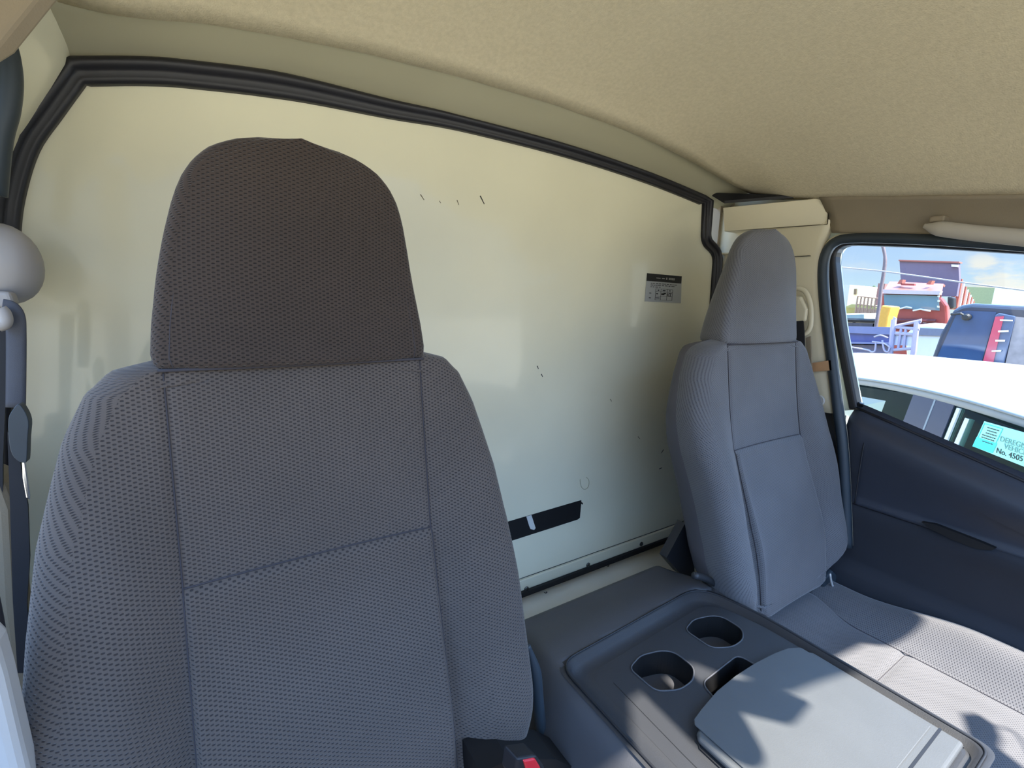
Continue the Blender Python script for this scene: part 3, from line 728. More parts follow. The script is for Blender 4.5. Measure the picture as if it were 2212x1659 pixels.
mk = [([(0.4596, 0.85, 2.0975), (0.4692, 0.85, 2.0833)], 0.00078), ([(0.4098, 0.85, 2.0833), (0.4138, 0.85, 2.0746)], 0.00048), ([(0.3737, 0.85, 2.077), (0.3765, 0.85, 2.0733)], 0.00042), ([(0.3364, 0.85, 2.0834), (0.3435, 0.85, 2.0747)], 0.00054), ([(0.6117, 0.85, 1.7543), (0.6159, 0.85, 1.7467)], 0.00072), ([(0.6243, 0.85, 1.7345), (0.6285, 0.85, 1.7278)], 0.00078), ([(1.0709, 0.85, 1.4864), (1.0622, 0.85, 1.4766)], 0.0009), ([(1.0602, 0.85, 1.4294), (1.0719, 0.85, 1.4315)], 0.00096), ([(0.8462, 0.85, 1.6558), (0.8516, 0.85, 1.6492)], 0.0006), ([(0.9603, 0.85, 1.5404), (0.9684, 0.85, 1.5327)], 0.00054)]
for (seg_, w), lab in zip(mk, labs):
    a, b = Vector(seg_[0]), Vector(seg_[1]); d = (b - a).normalized(); q = Vector((-d.z, 0, d.x)) * w * 1.5
    bm = bmn(); prism(bm, on_wall([a + q, b + q * 0.6, b - q * 0.6, a - q], 0.0004), (0, -0.0003, 0))
    tag(obj('scratch', bm, SCUFF if w < 0.0007 else INK), lab, 'mark', 'scratches on the wall')

# ================================================================ seats
HW_Z = [1.235, 1.245, 1.26, 1.28, 1.31, 1.377, 1.445, 1.53, 1.60, 1.67, 1.72, 1.76, 1.80, 1.820, 1.832]
HW_W = [0.150, 0.182, 0.210, 0.236, 0.253, 0.264, 0.264, 0.260, 0.254, 0.245, 0.233, 0.222, 0.203, 0.178, 0.130]
HD_Z = [1.822, 1.835, 1.865, 1.91, 1.955, 1.985, 2.000, 2.014, 2.026, 2.036, 2.044, 2.051, 2.057, 2.061, 2.0635, 2.0645]
HD_W = [0.139, 0.142, 0.139, 0.132, 0.1245, 0.1185, 0.1145, 0.1095, 0.103, 0.0955, 0.087, 0.076, 0.062, 0.046, 0.026, 0.008]
YF_Z = [1.0, 1.2, 1.30, 1.45, 1.61, 1.82, 2.06]
YF_Y = [0.385, 0.425, 0.450, 0.495, 0.530, 0.560, 0.592]

def yfront(z): return interp(z, YF_Z, YF_Y)
def bol(z): return 0.036 * sm(z, 1.25, 1.36) * (1 - sm(z, 1.50, 1.80))
SEAM_Z = 1.606
def fdy(x, z, w):
    """how far the front of the backrest stands off its plane"""
    a = abs(x)
    d = -bol(z) * sm(a, 0.115, max(0.19, w - 0.07))
    ins = 1 - sm(a, 0.128, 0.136)
    d -= 0.0065 * (1 - sm(z, SEAM_Z - 0.007, SEAM_Z + 0.001)) * ins
    d -= 0.018 * ins * math.exp(-((z - 1.41) ** 2) / 0.012)
    d += 0.004 * (1 - (a / 0.13) ** 2) * (a < 0.13)
    g = abs(a - 0.132)
    d += 0.0030 * math.exp(-(g / 0.004) ** 2)
    return d

def seat_ring(cx, z, w, t, rear, head=False):
    r = min(0.030 if not head else 0.012, w * 0.45)
    pts = []
    yf = yfront(z)
    wf = w - r
    f = [-1 + 2 * i / 48 for i in range(49)]
    if not head and wf > 0.16:
        for tgt in (-0.140, -0.136, -0.132, -0.128, -0.124, 0.124, 0.128, 0.132, 0.136, 0.140):
            pass
        q = [-0.142, -0.137, -0.1335, -0.1305, -0.127, -0.122]
        inn = [-0.122 + 0.244 * i / 26 for i in range(1, 26)]
        o1 = [-wf + (wf - 0.142) * i / 6 for i in range(6)]
        xs__ = o1 + q + inn + [-v for v in q[::-1]] + [-v for v in o1[::-1]]
        f = [v / wf for v in xs__]
    for s in f:
        x = s * wf
        dy = fdy(x, z, w) if not head else 0.010 * (s ** 2) - 0.010 - 0.006 * (1 - s * s) * math.exp(-((z - 1.94) ** 2) / 0.006)
        pts.append((x, dy))
    yc = pts[-1][1]
    for k in range(1, 6):                       # round the front edge
        a = k / 5 * PI / 2
        pts.append((wf + r * math.sin(a), yc + r * (1 - math.cos(a))))
    y0 = yc + r; wr_ = w * rear
    for k in range(1, 9):                       # flank tapering to the back
        u = k / 8; a = u * PI / 2
        pts.append((wr_ + (w - wr_) * math.cos(a) ** 0.9, y0 + (t - y0) * math.sin(a) ** 1.15))
    pts += [(wr_ * (1 - 2 * i / 6), t + 0.006 * math.sin(i / 6 * PI)) for i in range(1, 7)]
    right = pts[49:62]
    left = [(-x, y) for x, y in right][::-1]
    full = pts + left
    return [(cx + x, yf + y, z) for x, y in full]

def lean(cx0, z): return 0.027 * (1 - sm(z, 1.40, 1.72)) + 0.018 * sm(z, 1.83, 2.0) if cx0 > 0.5 else 0.0
def shell(name, cx0, zs, W, T, rear, mats, parent, head=False):
    bm = bmn(); L = bm.loops.layers.uv.verify(); rows = []; us = []
    for z in zs:
        cx = cx0 + 0.008 * sm(z, 1.9, 2.06) + lean(cx0, z)
        ring = seat_ring(cx, z, W(z), T(z), rear, head); rows.append(ring)
        u = [0]
        for a, b in zip(ring, ring[1:] + ring[:1]): u.append(u[-1] + math.hypot(a[0] - b[0], a[1] - b[1]))
        mid_ = u[24]; us.append([q - mid_ for q in u])
    V = [[bm.verts.new(p) for p in r] for r in rows]; n = len(V[0])
    vs = [0]
    for i in range(1, len(zs)):
        vs.append(vs[-1] + math.hypot(zs[i] - zs[i - 1], yfront(zs[i]) - yfront(zs[i - 1])))
    for i in range(len(V) - 1):
        for j in range(n):
            k = (j + 1) % n
            fc = bm.faces.new((V[i][j], V[i][k], V[i + 1][k], V[i + 1][j]))
            for lp_, q in zip(fc.loops, ((us[i][j], vs[i]), (us[i][j + 1], vs[i]), (us[i + 1][j + 1], vs[i + 1]), (us[i + 1][j], vs[i + 1]))): lp_[L].uv = q
            if not head and 55 <= j < n - 7: fc.material_index = 1
    bm.faces.new(V[0][::-1]); bm.faces.new(V[-1])
    return obj(name, bm, mats, parent, smooth=True)

def lineset(z0, z1, step): 
    n = max(1, round(abs(z1 - z0) / step)); return [z0 + (z1 - z0) * i / n for i in range(n + 1)]

def make_seat(name, label, cx, cloth, headcloth, cush_w, cush_dx, right_rise, cush_z=0.0, ws=1.0):
    t = thing(name, label, 'seat', (cx, 0.35, 1.05))
    zb = 0.0 if cx < 0.5 else 0.034
    Wt = lambda z: interp(z - zb * (1 - sm(z, 1.30, 1.42)), HW_Z, HW_W) * (1 - (1 - ws) * (1 - (sm(z, 1.80, 1.83) if cx < 0.5 else sm(z, 1.40, 1.72))))
    zs = lineset(1.235 + zb, 1.30, 0.006) + lineset(1.31, 1.59, 0.012) + lineset(1.598, 1.612, 0.0025) + lineset(1.62, 1.78, 0.012) + lineset(1.79, 1.832, 0.004)
    shell('backrest', cx, zs, Wt, lambda z: 0.135 - 0.03 * sm(z, 1.6, 1.83) - 0.05 * sm(z, 1.81, 1.832) , 0.58, [cloth, CLOTH_SIDE], t)
    zs = lineset(1.8235, 2.013, 0.007) + [v - 0.008 for v in (2.028, 2.035, 2.041, 2.047, 2.052, 2.057, 2.061, 2.0645, 2.067, 2.0690, 2.0705, 2.0715, 2.0723)]
    shell('headrest', cx, zs, lambda z: interp(z, HD_Z, HD_W), lambda z: 0.100 - 0.055 * min(1, max(0, (z - 1.83) / 0.2)) - 0.012 * sm(z, 2.03, 2.064), 0.45, [headcloth], t, head=True)
    # stitched seams
    sp = lambda x, z, w=None: (cx + lean(cx, z) + x, yfront(z) + fdy(x, z, Wt(z)) - 0.0009, z)
    bm = bmn()
    for s in (-1, 1):
        tube(bm, [sp(s * 0.132, z) for z in lineset(1.25 + zb, 1.82, 0.005)], 0.00085, 6)
    tube(bm, [sp(x, SEAM_Z + 0.001) for x in lineset(-0.132, 0.132, 0.01)], 0.0010, 6)
    obj('stitching', bm, THREAD, t, smooth=True)
    bm = bmn(); tube(bm, [(cx + x, yfront(1.8225) - 0.0045 + 0.004 * (x / 0.139) ** 2, 1.8225) for x in lineset(-0.136, 0.136, 0.01)], 0.0017, 8)
    hw = lambda z: interp(z, HD_Z, HD_W) - 0.016
    for s in (-1, 1) if headcloth is CLOTH_HEAD else ():
        tube(bm, [(cx + 0.008 * sm(z, 1.9, 2.06) + s * hw(z), yfront(z) - 0.0004 + 0.0002, z) for z in lineset(1.825, 2.02, 0.01)], 0.0008, 6)
    obj('stitching', bm, THREAD, t, smooth=True)
    # cushion
    ccx = cx + cush_dx
    def cz(x, y):
        a = abs(x)
        z = 1.208 + cush_z + 0.030 * sm(a, 0.13, cush_w - 0.045) + 0.004 * (1 - (a / cush_w) ** 2)
        z -= 0.062 * sm(a, cush_w - 0.03, cush_w + 0.004) ** 1.5
        z += right_rise * sm(x, 0.12, 0.22) * sm(0.40 - y, 0, 0.22)
        z += 0.030 * sm(y, 0.355, 0.45) * (1 - sm(a, 0.13, 0.15))
        z -= 0.0035 * math.exp(-((a - 0.137) / 0.006) ** 2)
        z -= 0.0040 * math.exp(-((y - 0.268) / 0.006) ** 2) * (a < 0.137)
        z -= 0.05 * sm(-y, 0.06, 0.16)
        return z
    bm = bmn(); L = bm.loops.layers.uv.verify()
    xs_ = lineset(-cush_w if cx < 0.5 else -0.175, cush_w, 0.006); ys_ = lineset(0.47, -0.17, 0.008)
    rows = [[(ccx + x, y, cz(x, y)) for x in xs_] for y in ys_]
    uvs = [[(x * 1.02, y) for x in xs_ + [xs_[-1]]] for y in ys_]
    V = grid(bm, rows, uvs)
    # skirt
    edge = V[0] + [r[-1] for r in V[1:]] + V[-1][-2::-1] + [r[0] for r in V[-2:0:-1]]
    lo = [bm.verts.new((v.co.x + (0.006 if v.co.x > ccx else -0.006), v.co.y, v.co.z - 0.02)) for v in edge]
    lo2 = [bm.verts.new((v.co.x, v.co.y, 1.03)) for v in lo]
    n = len(edge)
    for i in range(n):
        bm.faces.new((edge[i], edge[(i + 1) % n], lo[(i + 1) % n], lo[i])); bm.faces.new((lo[i], lo[(i + 1) % n], lo2[(i + 1) % n], lo2[i]))
    bm.faces.new(lo2)
    cu = obj('cushion', bm, [cloth], t, smooth=True)
    bm = bmn()
    for s in (-1, 1): tube(bm, [(ccx + s * 0.137, y, cz(0.137 * s, y) + 0.0004) for y in lineset(0.45, -0.1, 0.02)], 0.0008, 6)
    tube(bm, [(ccx + x, 0.268, cz(x, 0.268) + 0.0004) for x in lineset(-0.136, 0.136, 0.01)], 0.0009, 6)
    obj('stitching', bm, THREAD, t, smooth=True)
    bm = bmn(); box(bm, (cx - 0.2, -0.1, 0.80), (cx + 0.2, 0.42, 1.04)); obj('seat_base', bm, BLACK, t, mods=(('bevel', 0.01, 2),))
    return t
drv = make_seat('driver_seat', 'large dark grey patterned cloth driver seat nearest the camera', 0.088, CLOTH, CLOTH_HEAD, 0.235, -0.02, 0.0, -0.10, 0.965)
pas = make_seat('passenger_seat', 'grey cloth passenger seat beside the window, partly in sunlight', 1.010, CLOTH_FINE, CLOTH_FINE, 0.262, 0.0, 0.035, 0.0, 0.88)
# recliner cover and its bright plastic edge at the right of the passenger backrest
bm = bmn(); prism(bm, [(1.1872, 0.45, 1.2489), (1.2389, 0.45, 1.2692), (1.2903, 0.45, 1.2302), (1.3265, 0.45, 1.1657), (1.2692, 0.45, 1.1729)], (0, 0.03, 0)); obj('recliner_cover', bm, DOOR_SEAL, pas, mods=(('bevel', 0.006, 3),))
bm = bmn(); tube(bm, catmull([(1.1969, 0.44, 1.2781), (1.2164, 0.44, 1.2449), (1.2481, 0.44, 1.2118), (1.2806, 0.44, 1.1865)], 4), 0.0025, 8); obj('recliner_edge', bm, PALE, pas, smooth=True)
bm = bmn(); tube(bm, catmull([(0.7545, 0.5, 1.3824), (0.8021, 0.5, 1.3581), (0.8556, 0.5, 1.3163), (0.8957, 0.5, 1.2752), (0.9396, 0.5, 1.2255)], 5), 0.007, 8); obj('hinge_arm', bm, CON_DARK, pas, smooth=True)
bm = bmn(); prism(bm, [(0.7986, 0.6, 1.3551), (0.8512, 0.6, 1.4234), (0.8882, 0.6, 1.3916), (0.9087, 0.6, 1.2576), (0.8529, 0.6, 1.2991)], (0, 0.02, 0)); obj('seat_hinge', bm, BLACK, pas)

# ================================================================ folded middle seat with its tray
con = thing('centre_console', 'folded middle seat with dark tray, two cup holders and a lidded box', 'console', (0.61, 0.36, 1.05))
def side_drop(x):
    return 0.10 * sm(0.428 - x, 0, 0.085) ** 1.4 + 0.07 * sm(x - 0.812, 0, 0.03) ** 1.4
def back_drop(y):
    return 0.022 * sm(y, 0.52, 0.64) + 0.09 * sm(y, 0.625, 0.70) ** 1.2
bm = bmn()
xs_ = lineset(0.345, 0.832, 0.0075); ys_ = lineset(0.70, 0.07, 0.0075)
def inside(x, y): return 0.420 < x < 0.812 and 0.098 < y < 0.4925 + (x - 0.422) * 0.049 - 0.02 * sm(x, 0.775, 0.806) - 0.02 * sm(0.436 - x, 0, 0.012)
rows = []
for y in ys_:
    r = []
    for x in xs_:
        k = sm(y, 0.50, 0.70); q = 0.61 + (x - 0.61) * (1 - 0.06 * k) + 0.012 * k
        z = 1.338 - side_drop(x) - back_drop(y) - 0.05 * sm(0.11 - y, 0, 0.04)
        if inside(x, y): z -= 0.05
        r.append((q, y, z))
    rows.append(r)
V = grid(bm, rows)
edge = V[0] + [r[-1] for r in V[1:]] + V[-1][-2::-1] + [r[0] for r in V[-2:0:-1]]
lo = [bm.verts.new((v.co.x, v.co.y, 1.10)) for v in edge]; n = len(edge)
for i in range(n): bm.faces.new((edge[i], edge[(i + 1) % n], lo[(i + 1) % n], lo[i]))
bm.faces.new(lo)
obj('backrest_shell', bm, CON_GREY, con, smooth=True)
rim = rounded([(0.418, 0.095), (0.422, 0.494), (0.790, 0.512), (0.815, 0.40), (0.815, 0.095)], [0.01, 0.035, 0.05, 0.05, 0.02], 8)
inner = rounded([(0.446, 0.108), (0.452, 0.462), (0.774, 0.478), (0.803, 0.388), (0.803, 0.108)], [0.01, 0.026, 0.04, 0.05, 0.015], 8)
cup1 = rounded([(0.516, 0.438), (0.553, 0.448), (0.592, 0.438), (0.608, 0.424), (0.608, 0.386), (0.584, 0.370), (0.551, 0.369), (0.518, 0.386)], 0.012, 4)
cup2 = [(x + 0.152, y + 0.012) for x, y in cup1]
slot = rounded([(0.590, 0.360), (0.695, 0.366), (0.702, 0.31), (0.577, 0.31)], [0.014, 0.014, 0.004, 0.004], 5)
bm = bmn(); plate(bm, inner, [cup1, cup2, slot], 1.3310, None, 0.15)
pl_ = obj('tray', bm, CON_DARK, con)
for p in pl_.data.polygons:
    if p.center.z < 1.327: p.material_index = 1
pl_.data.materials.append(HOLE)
# sloped and raised rim
bm = bmn(); n = len(rim)
a = [bm.verts.new((0.61 + (p[0] - 0.61) * 1.05, 0.30 + (p[1] - 0.30) * 1.05, 1.3372)) for p in rim]
a2 = [bm.verts.new((0.61 + (p[0] - 0.61) * 0.985, 0.30 + (p[1] - 0.30) * 0.985, 1.3388)) for p in rim]
b = [bm.verts.new((0.61 + (p[0] - 0.61) * 0.965, 0.30 + (p[1] - 0.30) * 0.965, 1.3265)) for p in rim]
c = [bm.verts.new((*p, 1.3308)) for p in inner]
for A, B in ((a, a2), (a2, b), (b, c)):
    for i in range(n): bm.faces.new((A[i], A[(i + 1) % n], B[(i + 1) % n], B[i]))
obj('tray_rim', bm, CON_DARK, con, smooth=True)
# thin raised lips of the cup wells and the slot
bm = bmn(); tube(bm, [(0.61 + (p[0] - 0.61) * 1.012, 0.30 + (p[1] - 0.30) * 1.012, 1.3388) for p in rim], 0.0019, 6, closed=True); obj('rim_groove', bm, BLACK, con, smooth=True)
for lpz in (cup1, cup2, slot):
    bm = bmn(); tube(bm, [(x, y, 1.3315) for x, y in lpz], 0.0013, 6, closed=True); obj('lip', bm, CON_GREY, con, smooth=True)
# fine parting line of the tray insert
bm = bmn(); tube(bm, [(0.475, 0.430, 1.3311), (0.470, 0.30, 1.3311), (0.468, 0.11, 1.3311)], 0.0006, 5); obj('parting_line', bm, BLACK, con)
# lid
lid = [(0.498, 0.112), (0.498, 0.300), (0.505, 0.3065), (0.532, 0.3125), (0.58, 0.3205), (0.634, 0.3235), (0.69, 0.3225), (0.74, 0.318), (0.775, 0.312), (0.797, 0.300), (0.797, 0.112)]
bm = bmn(); prism(bm, [(x, y, 1.3315) for x, y in lid], (0, 0, 0.0105))
ld = obj('lid', bm, CON_LID, con, mods=(('bevel', 0.0045, 4),))
top = [(0.61 + (x - 0.65) * 0.93 + 0.04, 0.144 + (y - 0.112) * 0.90, 1.3424) for x, y in lid]
bm = bmn(); prism(bm, top[:1] + top[1:], (0, 0, 0.0018)); obj('lid_pad', bm, CON_LID, ld, mods=(('bevel', 0.0012, 2),))
bm = bmn(); box(bm, (0.502, 0.1345, 1.3405), (0.795, 0.1375, 1.3427)); obj('lid_groove', bm, BLACK, ld)
bm = bmn(); tube(bm, [(x, y, 1.3318) for x, y in [(0.4945, 0.112), (0.4945, 0.294), (0.508, 0.3075), (0.532, 0.316), (0.58, 0.324), (0.634, 0.327), (0.69, 0.326), (0.74, 0.3215), (0.778, 0.315), (0.8005, 0.302), (0.8005, 0.112)]], 0.0013, 6); obj('lid_gap', bm, BLACK, con, smooth=True)

# trim between driver seat and console, buckle
bm = bmn(); tube(bm, catmull([(0.3404, 0.47, 1.4228), (0.3494, 0.47, 1.3967), (0.3572, 0.47, 1.3666), (0.3624, 0.47, 1.3254), (0.3699, 0.47, 1.2736), (0.378, 0.47, 1.2112), (0.3862, 0.47, 1.1549)], 6), [0.004 + 0.0045 * sm(i, 0, 12) for i in range(37)], 10)
tag(obj('hinge_trim', bm, DOOR_SEAL, smooth=True), 'curved grey plastic trim between driver seat and folded middle seat', 'plastic trim')
bk = [(0.2386, 0.34, 1.4225), (0.2643, 0.34, 1.4114), (0.2753, 0.34, 1.3915), (0.2937, 0.34, 1.339), (0.255, 0.34, 1.3396), (0.2358, 0.34, 1.4007)]
t = thing('seat_belt_buckle', 'black seat belt buckle with red button beside the driver seat', 'buckle', bk[0])
bm = bmn(); prism(bm, bk, (-0.004, 0.022, 0.0)); obj('buckle_body', bm, BLACK, t, mods=(('bevel', 0.003, 3),))
bm = bmn(); prism(bm, [(0.2451, 0.338, 1.4177), (0.261, 0.338, 1.4111), (0.2672, 0.338, 1.3984), (0.2831, 0.338, 1.3608), (0.2599, 0.338, 1.3658)], (0, 0.012, 0)); obj('release_button', bm, RED, t, mods=(('bevel', 0.002, 3),))
bm = bmn(); prism(bm, [(0.2294, 0.4, 1.3492), (0.2682, 0.4, 1.3456), (0.3421, 0.4, 1.3017), (0.4634, 0.4, 1.1796), (0.5641, 0.4, 0.9229), (0.2323, 0.4, 1.1888)], (0, 0.05, 0)); struct('trim_19', bm, HOLE)  # black sheet in the gap by the buckle; shade put into the colour

# added, unseen shadow casters above the camera that shade the tray and cushion
def sun_shadow_of(p, z):  # point on the sun ray through p at height z
    p = Vector(p); return p + to_sun * ((z - p.z) / to_sun.z)
t = thing('lid_shadow_casters', 'added unseen shapes that cast the shadow on the console lid', 'shadow caster', (0.56, -0.2, 2.1))
def caster(pts, z, name, th=0.008):
    bm = bmn(); prism(bm, [sun_shadow_of((x, y, 1.34), z) for x, y in pts], to_sun * th); return obj(name, bm, BLACK, t, mods=(('bevel', 0.003, 3),))
caster(rounded([(0.600, 0.36), (0.655, 0.312), (0.685, 0.250), (0.620, 0.245), (0.560, 0.315)], 0.012), 2.05, 'lid_caster_bar')
caster(rounded([(0.500, 0.40), (0.600, 0.40), (0.585, 0.30), (0.545, 0.235), (0.515, 0.235), (0.495, 0.29)], 0.02), 2.08, 'lid_caster_tab')
t2 = thing('sun_shade', 'added unseen panel that casts the shadow on the passenger cushion', 'sun visor', (1.1, -0.2, 2.15))  # added panel, outlined by the shadow wanted on the cushion
bm = bmn(); prism(bm, [sun_shadow_of((x, y, 1.23), 2.12) for x, y in rounded([(1.00, 0.46), (1.27, 0.46), (1.235, 0.285), (1.15, 0.272), (1.09, 0.325), (1.02, 0.345)], 0.04)], to_sun * 0.012); obj('cushion_caster_panel', bm, GREIGE, t2)
t3 = thing('cushion_shadow_caster', 'added unseen shape with a loop, casting a shadow on the passenger cushion', 'camera', (0.9, -0.35, 2.0))  # added only for its shadow at the front of the cushion
def up_from(pts, z): return [sun_shadow_of(p, z) for p in pts]
bm = bmn(); prism(bm, up_from([(1.0499, 0.1644, 1.205), (1.0756, 0.1501, 1.205), (1.0705, 0.1238, 1.205), (1.0439, 0.1121, 1.205), (1.0158, 0.1084, 1.205), (1.0041, 0.0751, 1.205), (0.9345, 0.0912, 1.205), (0.9493, 0.1149, 1.205), (0.9917, 0.1387, 1.205)], 1.98), to_sun * 0.02); obj('caster_slab', bm, BLACK, t3)
bm = bmn(); tube(bm, catmull(up_from([(1.0676, 0.1215, 1.205), (1.0804, 0.1118, 1.205), (1.0768, 0.1001, 1.205), (1.0569, 0.0873, 1.205), (1.0313, 0.074, 1.205)], 1.98), 5), 0.0022, 6); obj('cable', bm, BLACK, t3, smooth=True)  # loop added for the thin curved shadow line

# ================================================================ the lot outside
GROUND = mat('pale_concrete_yard', (156, 145, 120), rough=0.9, noise=0.10, nscale=1.5)
bm = bmn(); box(bm, (-40, -40, -0.1), (120, 90, 0.0)); g = struct('ground', bm, GROUND)
C_WHITE = mat('white_car_paint', (238, 240, 240), rough=0.2, noise=0.01, coat=0.6)
C_TRIM = mat('grey_window_moulding', (120, 126, 130), rough=0.35, noise=0.03)
C_BLACK = mat('black_door_pillar', (54, 57, 74), rough=0.25, noise=0.03, coat=0.5)
C_IN = mat('car_interior', (70, 92, 94), rough=0.7, noise=0.06)
TEAL = bpy.data.materials.new('tinted_glass'); TEAL.use_nodes = True
g_ = TEAL.node_tree; g_.nodes.clear()
o_ = g_.nodes.new('ShaderNodeOutputMaterial'); tr = g_.nodes.new('ShaderNodeBsdfTransparent'); gl_ = g_.nodes.new('ShaderNodeBsdfGlossy')
gl_.inputs['Roughness'].default_value = 0.04; tr.inputs[0].default_value = (0.62, 0.86, 0.76, 1); gl_.inputs[0].default_value = (0.8, 0.9, 0.9, 1)
fr = g_.nodes.new('ShaderNodeFresnel'); fr.inputs[0].default_value = 1.5; ms = g_.nodes.new('ShaderNodeMixShader')
g_.links.new(fr.outputs[0], ms.inputs[0]); g_.links.new(tr.outputs[0], ms.inputs[1]); g_.links.new(gl_.outputs[0], ms.inputs[2]); g_.links.new(ms.outputs[0], o_.inputs[0])

H = Vector((0.649, 0.761, 0)); Q = Vector((0.761, -0.649, 0)); O0 = Vector((3.277, 0.515, 0))
def cp(s, w, z): return O0 + H * s + Q * w + Vector((0, 0, z))
car = thing('white_car', 'white car parked right beside the passenger window', 'car', tuple(cp(0.8, 0.8, 0)))
def gut(s): return 1.435 - 0.055 * (s - 0.45) ** 2
bm = bmn(); rows = []
for i in range(25):
    s = -1.2 + i * 3.6 / 24
    gz = gut(s); cr = 1.548 - 0.018 * (s - 0.6) ** 2
    rows.append([tuple(cp(s, w, z)) for w, z in ((-0.012, gz - 0.01), (0.0, gz + 0.012), (0.03, gz + 0.034), (0.12, (gz + 0.034) * 0.35 + (cr - 0.012) * 0.65), (0.3, cr - 0.016), (0.55, cr - 0.002), (0.75, cr), (0.95, cr - 0.002), (1.2, cr - 0.016), (1.38, gz + 0.066), (1.47, gz + 0.034), (1.5, gz))])
grid(bm, rows); obj('roof', bm, C_WHITE, car, smooth=True, mods=(('solid', 0.02, -1),))
bm = bmn(); S_ = [-1.2 + i * 3.6 / 24 for i in range(25)]
tube(bm, [tuple(cp(s, -0.016, gut(s) - 0.012)) for s in S_], 0.010, 8); obj('roof_moulding', bm, C_TRIM, car, smooth=True)
bm = bmn(); rows = [[tuple(cp(s, w, z)) for w, z in ((-0.012, gut(s) - 0.02), (-0.022, gut(s) - 0.055), (-0.012, gut(s) - 0.06))] for s in S_]
grid(bm, rows); obj('door_frame', bm, C_TRIM, car, smooth=True)
def quad(bm, s0, s1, w0, w1, z0, z1f, th=0.03):
    pts = [cp(s0, w0, z0), cp(s1, w0, z0), cp(s1, w1, z1f(s1)), cp(s0, w1, z1f(s0))]
    prism(bm, [tuple(p) for p in pts], Q * th)
zt = lambda s: gut(s) - 0.055
bm = bmn(); quad(bm, 0.545, 0.725, -0.10, -0.022, 0.92, zt, 0.02); obj('rear_pillar_panel', bm, C_BLACK, car)
bm = bmn(); quad(bm, 0.395, 0.532, -0.10, -0.022, 0.92, zt, 0.02); obj('front_pillar_panel', bm, C_BLACK, car)
bm = bmn(); quad(bm, 0.532, 0.545, -0.102, -0.024, 0.92, zt, 0.01); obj('door_gap', bm, C_TRIM, car)
bm = bmn(); quad(bm, 0.345, 0.368, -0.104, -0.026, 0.92, lambda s: zt(s) - 0.01, 0.01); obj('glass_reflection', bm, PALE, car)  # pale strips are reflections on the glass, painted in as solid pieces
bm = bmn(); quad(bm, 0.272, 0.300, -0.104, -0.026, 0.92, lambda s: zt(s) - 0.05, 0.01); obj('glass_reflection', bm, PALE, car)
bm = bmn(); quad(bm, -1.0, 0.395, -0.095, -0.015, 0.92, zt, 0.004); obj('front_side_glass', bm, TEAL, car)
bm = bmn(); quad(bm, 0.725, 1.9, -0.095, -0.015, 0.92, zt, 0.004); obj('rear_side_glass', bm, TEAL, car)
bm = bmn(); rows = []
for s in [-2.1 + i * 5.2 / 26 for i in range(27)]:
    k = 0.10 * sm(abs(s - 0.5), 1.9, 2.6)
    rows.append([tuple(cp(s, w, z)) for w, z in ((-0.06, 0.25), (-0.13 + k, 0.40), (-0.16 + k, 0.65), (-0.15 + k, 0.86), (-0.125 + k, 0.93), (-0.10, 0.935), (0.0, 0.93 if s < -1.2 else 0.70), (1.5, 0.93 if s < -1.2 else 0.70), (1.60, 0.935), (1.65 - k, 0.86), (1.66 - k, 0.6), (1.56, 0.25))])
grid(bm, rows); obj('body', bm, C_WHITE, car, smooth=True)
# inside of the car: far wall with an arched window opening
def fp(w, z): return tuple(cp(2.4, w, z))
hole = [(5.3189, 1.9274, 1.062), (5.3852, 1.8709, 1.09), (5.4485, 1.8169, 1.0855), (5.5142, 1.7608, 1.0581), (5.5733, 1.7104, 1.0074), (5.6119, 1.6775, 0.9458), (5.6332, 1.6593, 0.8733), (5.55, 1.7303, 0.8897), (5.4517, 1.8141, 0.9237), (5.3481, 1.9024, 0.9434), (5.322, 1.9248, 1.0066)]
def to_sz(p): v = Vector(p) - O0; return (v.dot(Q), p[2])
bm = bmn(); hs = [to_sz(p) for p in hole]
ed = []
for lp_ in ([(0.0, 0.7), (1.48, 0.7), (1.48, 1.30), (1.2, 1.44), (0.3, 1.44), (0.0, 1.28)], hs):
    vs_ = [bm.verts.new(fp(*p)) for p in lp_]
    for i in range(len(vs_)): ed.append(bm.edges.new((vs_[i], vs_[(i + 1) % len(vs_)])))
bmesh.ops.triangle_fill(bm, use_beauty=True, edges=ed)
obj('rear_hatch_trim', bm, C_IN, car)
bm = bmn(); prism(bm, [tuple(cp(-1.2, 1.42, 0.7)), tuple(cp(2.4, 1.42, 0.7)), tuple(cp(2.4, 1.42, 1.30)), tuple(cp(-1.2, 1.42, 1.30))], Q * 0.01); obj('far_side_trim', bm, C_IN, car)
bm = bmn(); rows = [[tuple(cp(s, w, 1.385)) for w in (0.0, 0.7, 1.42)] for s in (-1.2, 0, 1.2, 2.4)]; grid(bm, rows); obj('headlining', bm, C_IN, car)
for s0 in (-0.15,):
    for w0 in (0.12, 0.85):
        bm = bmn(); prism(bm, [tuple(cp(s0 + a, w0, z)) for a, z in rounded([(0.0, 0.7), (0.14, 0.7), (0.28, 1.24), (0.20, 1.27)], 0.04, 4)], Q * 0.45); obj('car_seat', bm, C_IN, car)
for s0 in (-1.45, 2.1):
    bm = bmn(); lathe(bm, tuple(cp(s0, -0.05, 0.31)), -Q, [(0.31, -0.12), (0.31, 0.06), (0.20, 0.08), (0.02, 0.07)], 24); obj('wheel', bm, BLACK, car)
    bm = bmn(); lathe(bm, tuple(cp(s0, 1.55, 0.31)), Q, [(0.31, -0.12), (0.31, 0.06), (0.20, 0.08), (0.02, 0.07)], 24); obj('wheel', bm, BLACK, car)
